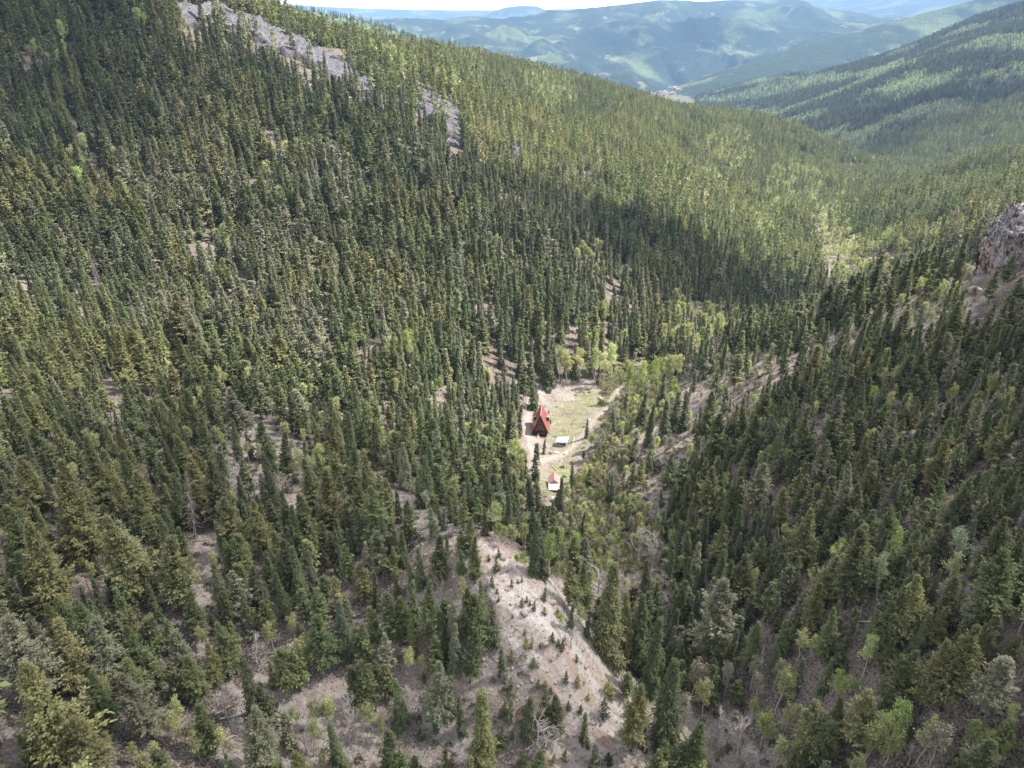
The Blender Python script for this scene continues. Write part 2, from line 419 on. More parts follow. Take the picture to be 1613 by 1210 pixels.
def soft(poly_list, px, py, x, y, amp=10):
    jx = (fbm(x / 7, y / 7, 3, 41) - .5) * amp * 2; jy = (fbm(x / 7, y / 7, 3, 42) - .5) * amp * 2
    r = np.zeros(px.shape, bool)
    for p in poly_list: r |= in_poly(px + jx, py + jy, p)
    return r.astype(float)
near = dist < 1300
scree = np.maximum(soft([SCREE], gpx, gpy, GX, GY, 8), soft(OPEN, gpx, gpy, GX, GY, 14) * np.where(gpx > 950, .48, .52))
scree = np.maximum(scree, soft([CLEAR], gpx, gpy, GX, GY, 5) * .30)
scree = np.maximum(scree, soft([VALLEY], gpx, gpy, GX, GY, 9) * .25)
scree = np.maximum(scree, soft([[(840, 618), (858, 603), (935, 600), (952, 612), (900, 627), (882, 650), (870, 645)]], gpx, gpy, GX, GY, 5) * .5)
scree = np.where(near, scree, 0) * np.clip(fbm(GX / 9, GY / 9, 3, 5) * 1.6, 0, 1)
scree = np.maximum(scree, np.where(near, soft([SCREE_CORE], gpx, gpy, GX, GY, 8), 0))
grassm = np.where(near, soft(GRASSY, gpx, gpy, GX, GY, 5), 0) * np.clip(fbm(GX / 6, GY / 6, 3, 6) * 2.2 - .3, 0, 1)
wil = np.where(near, soft([WILLOW], gpx, gpy, GX, GY, 9), 0)
grassm = np.maximum(grassm, wil * .45)
roadm = np.zeros(GX.shape)
for ln, w_ in zip(TRACK, (13, 4.5, 4, 4.5, 2.5)):
    roadm = np.maximum(roadm, np.clip((w_ - seg_dist(gpx, gpy, ln)) / 2.0, 0, 1))
roadm = np.where(near, roadm, 0)
far = np.clip((dist - 1500) / 900, 0, 1)
far = np.maximum(far, np.clip((dist - 700) / 800, 0, .55))
aspm = soft([[(380, 0), (430, 0), (600, 35), (680, 60), (660, 90), (430, 60)]], gpx, gpy, GX, GY, 0) * (dist > 1500)
aspm = np.maximum(aspm, soft([[(1090, 158), (1150, 150), (1220, 135), (1310, 115), (1330, 125), (1270, 140), (1200, 156), (1130, 162)]], gpx, gpy, GX, GY, 3) * (dist > 2000) * .9)
mead = soft([[(985, 147), (1040, 145), (1085, 152), (1100, 162), (980, 165)]], gpx, gpy, GX, GY, 0) * (dist > 3000) * (dist < 5200)
me = mesh_np("ground", np.stack([GX, GY, GZ], -1).reshape(-1, 3), quads, [M_GROUND], smooth=True)
for nm, ch in (("cover", (scree, grassm, roadm)), ("land", (far, aspm, mead))):
    at_ = me.color_attributes.new(nm, 'FLOAT_COLOR', 'POINT')
    at_.data.foreach_set("color", np.stack([*ch, np.ones(GX.shape)], -1).astype(np.float32).ravel())
ground = link("ground", me, kind="structure")
print("ground", len(quads), "z", GZ.min(), GZ.max(), "x", GX.min(), GX.max())

# ------------------------------------------------------------------ tree shapes (unit height, base at the origin)
def quads_from(c, ax, side, L, W, droop=0.0):
    """diamond-ish leaf sprays: centre line from c along ax (length L), half width W along side"""
    n = len(c)
    p0 = c; p2 = c + ax * L[:, None]; p2[:, 2] -= droop * L
    mid = c + ax * (L * .45)[:, None]
    p1 = mid + side * W[:, None]; p3 = mid - side * W[:, None]
    v = np.stack([p0, p1, p2, p3], 1).reshape(-1, 3)
    f = np.arange(4 * n).reshape(n, 4)
    return v, f

def unit(a): return a / np.maximum(np.linalg.norm(a, axis=-1, keepdims=True), 1e-9)

def tube(pts, rad, k=5):
    pts = np.asarray(pts, float); n = len(pts)
    v = []; 
    for i in range(n):
        d = pts[min(i + 1, n - 1)] - pts[max(i - 1, 0)]; d = d / (np.linalg.norm(d) + 1e-9)
        a = np.cross(d, [0.3, 0.9, 0.1]); a /= np.linalg.norm(a); b_ = np.cross(d, a)
        th = np.arange(k) * 2 * math.pi / k
        v.append(pts[i] + rad[i] * (np.cos(th)[:, None] * a + np.sin(th)[:, None] * b_))
    v = np.concatenate(v)
    f = []
    for i in range(n - 1):
        for j in range(k):
            f.append((i * k + j, i * k + (j + 1) % k, (i + 1) * k + (j + 1) % k, (i + 1) * k + j))
    return v, np.array(f)

def join(parts):
    V_ = []; F_ = []; o = 0
    for v, f in parts:
        V_.append(v); F_.append(f + o); o += len(v)
    return np.concatenate(V_), np.concatenate(F_)

def conifer(seed, kind, nb, ns, fs):
    """nb branches, ns sprays on each, fs spray size factor"""
    r = np.random.RandomState(seed)
    if kind == 'S': base, W, pw = .05, .120 * r.uniform(.8, 1.2), .92
    elif kind == 'Y': base, W, pw = .02, .26 * r.uniform(.85, 1.15), .8
    else: base, W, pw = r.uniform(.10, .26), .172 * r.uniform(.82, 1.22), r.uniform(.62, .95)
    u = r.rand(nb) ** (1.25 if kind != 'P' else 1.1)
    nw = 26 if kind == 'S' else 20
    u = np.clip((np.floor(u * nw) + .5 + r.normal(0, .16, nb)) / nw, 0, .985)     # whorls
    h = base + (1 - base) * u
    ph = r.rand(nb) * 2 * math.pi
    lump = 1 + .28 * np.sin(ph * 2 + seed) * np.sin(u * 9 + seed * 1.7) + .15 * np.sin(ph * 3 + u * 23)
    Rm = W * ((1 - u) ** pw) * (np.clip(u / .12, .0, 1) ** .4 if kind == 'P' else 1)
    L = (Rm * lump * r.uniform(.62, 1.18, nb) + .008)
    if kind == 'P': L *= np.where(r.rand(nb) < .12, 1.35, 1)
    gap = (np.sin(ph * 1.0 + seed * 2.3 + u * 5) > .75) & (r.rand(nb) < .7); L *= np.where(gap, .45, 1)
    el = {'S': -.25, 'P': .12, 'Y': .25}[kind] + (u - .3) * .9 + r.normal(0, .13, nb)
    d = np.stack([np.cos(ph) * np.cos(el), np.sin(ph) * np.cos(el), np.sin(el)], -1)
    side = unit(np.stack([-np.sin(ph), np.cos(ph), 0 * ph], -1))
    V_ = []
    t = (np.arange(ns) + r.rand(nb, ns)) / ns
    t = .12 + .88 * t ** .75
    sgn = np.where(r.rand(nb, ns) < .5, 1, -1.0)
    curl = (1 - .35 * t) 
    c = np.array([0, 0, 1.0]) * h[:, None, None] + d[:, None, :] * (L[:, None] * t)[..., None]
    c[..., 2] -= (.10 if kind == 'S' else -.10) * L[:, None] * t * t * 2
    c += r.normal(0, .006, c.shape)
    ax = unit(d[:, None, :] * .75 + side[:, None, :] * (sgn * r.uniform(.2, .95, (nb, ns)))[..., None] + r.normal(0, .25, (nb, ns, 3)) + np.array([0, 0, .12 if kind != 'S' else -.15]))
    up = unit(np.array([0, 0, 1.0]) + .55 * d[:, None, :] + r.normal(0, .45, (nb, ns, 3)))
    sd = unit(np.cross(up, ax))
    sz = fs * (.016 + .13 * L[:, None]) * r.uniform(.6, 1.3, (nb, ns)) * (1.15 - .4 * t)
    v, f = quads_from(c.reshape(-1, 3), ax.reshape(-1, 3), sd.reshape(-1, 3), (sz * 1.5).ravel(), (sz * (.42 if fs > 1.2 else .30)).ravel(), .15)
    z_ = v[:, 2].copy(); bx2, by2 = np.random.RandomState(seed + 999).normal(0, .022, 2)
    v[:, 0] += bx2 * z_ ** 2; v[:, 1] += by2 * z_ ** 2
    if seed % 5 == 3: v[:, 2] = np.where(z_ > .9, .9 + (z_ - .9) * .35, z_)     # broken or rounded top
    # leader
    k = 5
    lz_ = .955 if seed % 5 != 3 else .90
    tv, tf = quads_from(np.tile([bx2 * lz_ ** 2, by2 * lz_ ** 2, lz_], (k, 1)) + r.normal(0, .002, (k, 3)), unit(np.c_[r.normal(0, .2, (k, 2)), np.ones(k)]), unit(np.c_[r.normal(0, 1, (k, 2)), np.zeros(k)]), np.full(k, .045), np.full(k, .006))
    return join([(v, f), (tv, tf)])

def trunk_shape(seed, top=.97, r0=.0125, lean=.01, k=5):
    r = np.random.RandomState(seed)
    z = np.linspace(-.03, top, 7)
    off = np.outer(z ** 2 * (z > 0), np.random.RandomState(seed + 999).normal(0, .022, 2)) if 99 < seed < 400 else np.cumsum(r.normal(0, lean * .3, (7, 2)), 0) * (z[:, None] > .1)
    return tube(np.c_[off, z], r0 * (1.08 - z / max(top, .01)) + .0012, k)

def branching(seed, height0, levels, spread, r0, n0, base=.3):
    """bare wood: trunk with forking limbs; returns tubes and the outer twig points"""
    r = np.random.RandomState(seed); parts = []; tips = []
    z = np.linspace(-.03, height0, 8); off = np.cumsum(r.normal(0, .010, (8, 2)), 0) * (z[:, None] > .05)
    tr = np.c_[off, z]; parts.append(tube(tr, r0 * (1.1 - .85 * np.clip(z / height0, 0, 1)), 5))
    def grow(p, d, L, rad, lv):
        n = 3; pts = [p]
        for i in range(n):
            d = unit(d + r.normal(0, .13, 3) + np.array([0, 0, .10])); pts.append(pts[-1] + d * L / n)
        parts.append(tube(pts, np.linspace(rad, rad * .45, n + 1), 3))
        tips.append(pts[-1]); tips.append(pts[-2])
        if lv > 0:
            for q in range(r.randint(3, 5)):
                s = pts[r.randint(1, n + 1)]
                nd = unit(d + r.normal(0, .55, 3)); grow(s, nd, L * r.uniform(.5, .75), rad * .5, lv - 1)
    for q in range(n0):
        u = base + (1 - base) * (q + r.rand()) / n0
        s = np.array([np.interp(u * height0, z, tr[:, 0]), np.interp(u * height0, z, tr[:, 1]), u * height0])
        a = r.rand() * 6.283; e = r.uniform(.45, 1.15)
        grow(s, np.array([math.cos(a) * math.cos(e), math.sin(a) * math.cos(e), math.sin(e)]), spread * (1.25 - .7 * (u - base) / (1 - base)) * r.uniform(.7, 1.2), r0 * .38, levels)
    return join(parts), np.array(tips)

def leaf_cloud(seed, tips, per, size, jit):
    r = np.random.RandomState(seed)
    c = np.repeat(tips, per, 0) + r.normal(0, jit, (len(tips) * per, 3))
    n = len(c)
    return quads_from(c, unit(r.normal(0, 1, (n, 3)) + [0, 0, .2]), unit(r.normal(0, 1, (n, 3))), size * r.uniform(.6, 1.4, n), size * .45 * r.uniform(.6, 1.3, n))

def dead_spruce(seed):
    r = np.random.RandomState(seed); parts = [trunk_shape(seed, .96, .011, .02, 5)]
    n = 150
    for i in range(n):
        u = .15 + .82 * r.rand() ** .9; a = r.rand() * 6.283; L = .10 * (1.05 - u) * r.uniform(.4, 1.3) + .008; e = r.uniform(-.5, .25)
        d = np.array([math.cos(a) * math.cos(e), math.sin(a) * math.cos(e), math.sin(e)])
        p = np.array([0, 0, u]); parts.append(tube([p, p + d * L * .5, p + d * L + [0, 0, -.012]], [.0028, .002, .0008], 3))
    return join(parts)

def bush(seed, n, flat):
    r = np.random.RandomState(seed)
    d = unit(r.normal(0, 1, (n, 3))); d[:, 2] = np.abs(d[:, 2])
    rad = r.uniform(.45, 1.0, n) * (1 + .3 * np.sin(np.arctan2(d[:, 1], d[:, 0]) * 3 + seed))
    c = d * rad[:, None] * np.array([.55, .55, flat])
    return quads_from(c, unit(d + r.normal(0, .5, (n, 3))), unit(r.normal(0, 1, (n, 3))), .16 * r.uniform(.6, 1.4, n), .06 * r.uniform(.6, 1.4, n))

def stone_shape(seed, sub=1):
    bm = bmesh.new(); bmesh.ops.create_icosphere(bm, subdivisions=sub, radius=.5)
    r = np.random.RandomState(seed); s = r.uniform(.6, 1.15, 3)
    for v in bm.verts:
        k = r.uniform(.72, 1.2); v.co = Vector((v.co.x * s[0] * k, v.co.y * s[1] * k, v.co.z * s[2] * k * .8))
    v = np.array([v.co[:] for v in bm.verts]); f = np.array([[q.index for q in p.verts] for p in bm.faces]); bm.free()
    return v, f

# near shapes: crown and trunk apart; mass shapes: both in one mesh
NV = {'P': 11, 'S': 9, 'A': 6, 'B': 4, 'N': 3, 'Y': 4}
CROWN = {}; TRUNK = {}
for k in range(11):
    CROWN['P', k] = mesh_np("pine_crown", *conifer(100 + k, 'P', 760, 22, .68), [M_NEEDLE])
    TRUNK['P', k] = mesh_np("pine_trunk", *trunk_shape(100 + k), [M_BARK], smooth=True)
for k in range(9):
    CROWN['S', k] = mesh_np("spruce_crown", *conifer(200 + k, 'S', 900, 15, .74), [M_NEEDLE])
    TRUNK['S', k] = mesh_np("spruce_trunk", *trunk_shape(200 + k), [M_BARK], smooth=True)
for k in range(4):
    CROWN['Y', k] = mesh_np("young_crown", *conifer(300 + k, 'Y', 130, 6, 1.3), [M_NEEDLE])
    TRUNK['Y', k] = mesh_np("young_trunk", *trunk_shape(300 + k, .9, .02), [M_BARK], smooth=True)
ASP = {}
for k in range(6):
    wood, tips = branching(400 + k, .9, 1, .15, .0115, 14, .40)
    CROWN['A', k] = mesh_np("aspen_crown", *leaf_cloud(k, tips, 11, .028, .026), [M_LEAF])
    TRUNK['A', k] = mesh_np("aspen_trunk", *wood, [M_PALE], smooth=True); ASP[k] = (wood, tips)
BAREW = {}
for k in range(4):
    wood, tips = branching(500 + k, .80, 3, .19, .019, 11, .2)
    TRUNK['B', k] = mesh_np("bare_tree", *wood, [M_TWIG], smooth=True); BAREW[k] = (wood, tips)
for k in range(3):
    TRUNK['N', k] = mesh_np("dead_tree", *dead_spruce(600 + k), [M_DEAD], smooth=True)

TPL = bpy.data.collections.new("mass_templates")      # not linked to the scene: only the masses use it
def template(name, parts):
    V_ = []; F_ = []; MI = []; mats = []; o = 0
    for (v, f), m_ in parts:
        if m_ not in mats: mats.append(m_)
        V_.append(v); F_.append(f + o); MI.append(np.full(len(f), mats.index(m_))); o += len(v)
    same = len({f.shape[1] for f in F_}) == 1
    me_ = mesh_np(name, np.concatenate(V_), [np.concatenate(F_)] if same else F_, mats, np.concatenate(MI))
    return bpy.data.objects.new(name, me_)
def collection(name, objs):
    c = bpy.data.collections.new(name)
    for o in objs: c.objects.link(o)
    return c
T_MID = {}; 
T_MID['P'] = collection("t_pine", [template("tp%02d" % k, [(conifer(120 + k, 'P', 220, 8, 1.35), M_NEEDLE), (trunk_shape(120 + k, .9, .0125, .01, 3), M_BARK)]) for k in range(10)])
T_MID['S'] = collection("t_spruce", [template("ts%02d" % k, [(conifer(220 + k, 'S', 240, 7, 1.35), M_NEEDLE), (trunk_shape(220 + k, .9, .0125, .01, 3), M_BARK)]) for k in range(10)])
T_FAR = collection("t_far", [template("tf%02d" % k, [(conifer(320 + k, 'S' if k % 2 else 'P', 120, 4, 1.75), M_NEEDLE)]) for k in range(6)])
T_MID['A'] = collection("t_aspen", [template("ta%02d" % k, [(leaf_cloud(k + 50, ASP[k][1], 8, .046, .032), M_LEAF), (ASP[k][0], M_PALE)]) for k in range(6)])
_as = [branching(450 + k, .8, 0, .2, .01, 6, .35) for k in range(4)]
T_AFAR = collection("t_aspen_far", [template("tg%02d" % k, [(leaf_cloud(k + 70, _as[k][1], 5, .10, .06), M_LEAF)]) for k in range(4)])
T_MID['N'] = collection("t_dead", [template("tn%02d" % k, [(dead_spruce(620 + k), M_DEAD)]) for k in range(3)])
T_BARE = collection("t_bare", [template("tb%02d" % k, [(BAREW[k][0], M_TWIG)]) for k in range(4)])
T_BUSH = collection("t_bush", [template("tu%02d" % k, [(bush(700 + k, 170, .45), M_LEAF)]) for k in range(4)])
T_STONE = collection("t_stone", [template("tv%02d" % k, [(stone_shape(800 + k), M_STONE)]) for k in range(5)])

def mass(name, coll, x, y, z, scl, tint, label, cat, nvar, sxy=None, tilt=0.03):
    """one object of kind stuff whose points carry the instances"""
    n = len(x)
    me_ = bpy.data.meshes.new(name); me_.vertices.add(n)
    me_.vertices.foreach_set("co", np.stack([x, y, z], -1).astype(np.float32).ravel())
    r = np.random.RandomState(n)
    def attr(nm, typ, key, arr):
        a_ = me_.attributes.new(nm, typ, 'POINT'); a_.data.foreach_set(key, np.ascontiguousarray(arr).ravel())
    rot = np.stack([r.normal(0, tilt, n), r.normal(0, tilt, n), r.rand(n) * 6.283], -1).astype(np.float32)
    sxy = np.ones(n) if sxy is None else sxy
    attr("rot", 'FLOAT_VECTOR', "vector", rot)
    attr("scl", 'FLOAT_VECTOR', "vector", np.stack([scl * sxy, scl * sxy, scl], -1).astype(np.float32))
    attr("tint", 'FLOAT_VECTOR', "vector", tint.astype(np.float32))
    attr("pick", 'INT', "value", r.randint(0, nvar, n).astype(np.int32))
    o = link(name, me_, kind="stuff", label=label, cat=cat)
    ng = bpy.data.node_groups.new(name, 'GeometryNodeTree')
    ng.interface.new_socket("Geometry", in_out='INPUT', socket_type='NodeSocketGeometry')
    ng.interface.new_socket("Geometry", in_out='OUTPUT', socket_type='NodeSocketGeometry')
    gi = ng.nodes.new("NodeGroupInput"); go = ng.nodes.new("NodeGroupOutput")
    ci = ng.nodes.new("GeometryNodeCollectionInfo"); ci.inputs[0].default_value = coll
    ci.inputs["Separate Children"].default_value = True; ci.inputs["Reset Children"].default_value = True
    ip = ng.nodes.new("GeometryNodeInstanceOnPoints"); ip.inputs["Pick Instance"].default_value = True
    mp = ng.nodes.new("GeometryNodeMeshToPoints")
    def named(nm, dt):
        q = ng.nodes.new("GeometryNodeInputNamedAttribute"); q.data_type = dt; q.inputs["Name"].default_value = nm
        return [s for s in q.outputs if s.enabled and s.name == "Attribute"][0]
    ng.links.new(gi.outputs[0], mp.inputs[0]); ng.links.new(mp.outputs[0], ip.inputs["Points"])
    ng.links.new(ci.outputs[0], ip.inputs["Instance"])
    ng.links.new(named("pick", 'INT'), ip.inputs["Instance Index"])
    ng.links.new(named("rot", 'FLOAT_VECTOR'), ip.inputs["Rotation"])
    ng.links.new(named("scl", 'FLOAT_VECTOR'), ip.inputs["Scale"])
    ng.links.new(ip.outputs[0], go.inputs[0])
    md = o.modifiers.new("instances", 'NODES'); md.node_group = ng
    return o

# ------------------------------------------------------------------ where the trees stand
_va = np.linspace(math.radians(-64), math.radians(64), 700)
_vr = np.exp(np.linspace(math.log(30), math.log(9000), 700))
_VR, _VA = np.meshgrid(_vr, _va, indexing='ij')
_slope = (height(_VR * np.sin(_VA), _VR * np.cos(_VA), False) - CAMH) / _VR
_run = np.maximum.accumulate(_slope, 0)
def seen(x, y, z, up=16.0):
    r = np.hypot(x, y); a = np.arctan2(x, y)
    ia = np.clip(((a - _va[0]) / (_va[1] - _va[0])).astype(int), 0, 699)
    ir = np.clip((np.log(r / 30) / math.log(9000 / 30) * 699).astype(int) - 2, 0, 699)
    return (z + up - CAMH) / r >= _run[ir, ia] - 0.002

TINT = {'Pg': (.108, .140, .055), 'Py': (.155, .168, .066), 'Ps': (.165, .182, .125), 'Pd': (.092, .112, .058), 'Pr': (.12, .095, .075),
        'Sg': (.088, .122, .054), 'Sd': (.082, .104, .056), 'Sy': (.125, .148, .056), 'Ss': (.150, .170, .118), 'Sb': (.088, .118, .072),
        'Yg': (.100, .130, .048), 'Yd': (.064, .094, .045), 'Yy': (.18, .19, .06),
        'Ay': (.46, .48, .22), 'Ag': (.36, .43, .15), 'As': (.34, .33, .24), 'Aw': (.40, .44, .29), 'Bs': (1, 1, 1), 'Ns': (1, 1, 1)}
TONES = list(TINT)
CLIFFS = [[(285, 20), (330, 18), (420, 46), (500, 88), (560, 122), (592, 150), (590, 166), (560, 148), (500, 116), (430, 80), (350, 52), (300, 44), (280, 38)],
          [(652, 150), (690, 158), (738, 188), (735, 240), (715, 235), (700, 205), (662, 190)],
          [(1545, 460), (1550, 390), (1562, 350), (1600, 326), (1630, 326), (1630, 450), (1575, 440)]]

def scatter(spacing, x0, x1, y0, y1, sd, keep=.93):
    r = np.random.RandomState(sd)
    gx, gy = np.meshgrid(np.arange(x0, x1, spacing), np.arange(y0, y1, spacing * .9))
    gx = gx + (np.arange(gx.shape[0]) % 2)[:, None] * spacing / 2
    x = (gx + r.uniform(-.42, .42, gx.shape) * spacing).ravel(); y = (gy + r.uniform(-.42, .42, gy.shape) * spacing).ravel()
    m_ = (r.rand(len(x)) < keep) & (y > -20) & (np.abs(x) < (y + 60) * 1.12 + 90); x, y = x[m_], y[m_]
    z = height(x, y)
    px, py, dp = project(x, y, z)
    m_ = (px > -520) & (px < PW + 520) & (py > -60) & (py < PH + 420) & seen(x, y, z)
    return x[m_], y[m_], z[m_], px[m_], py[m_], dp[m_]

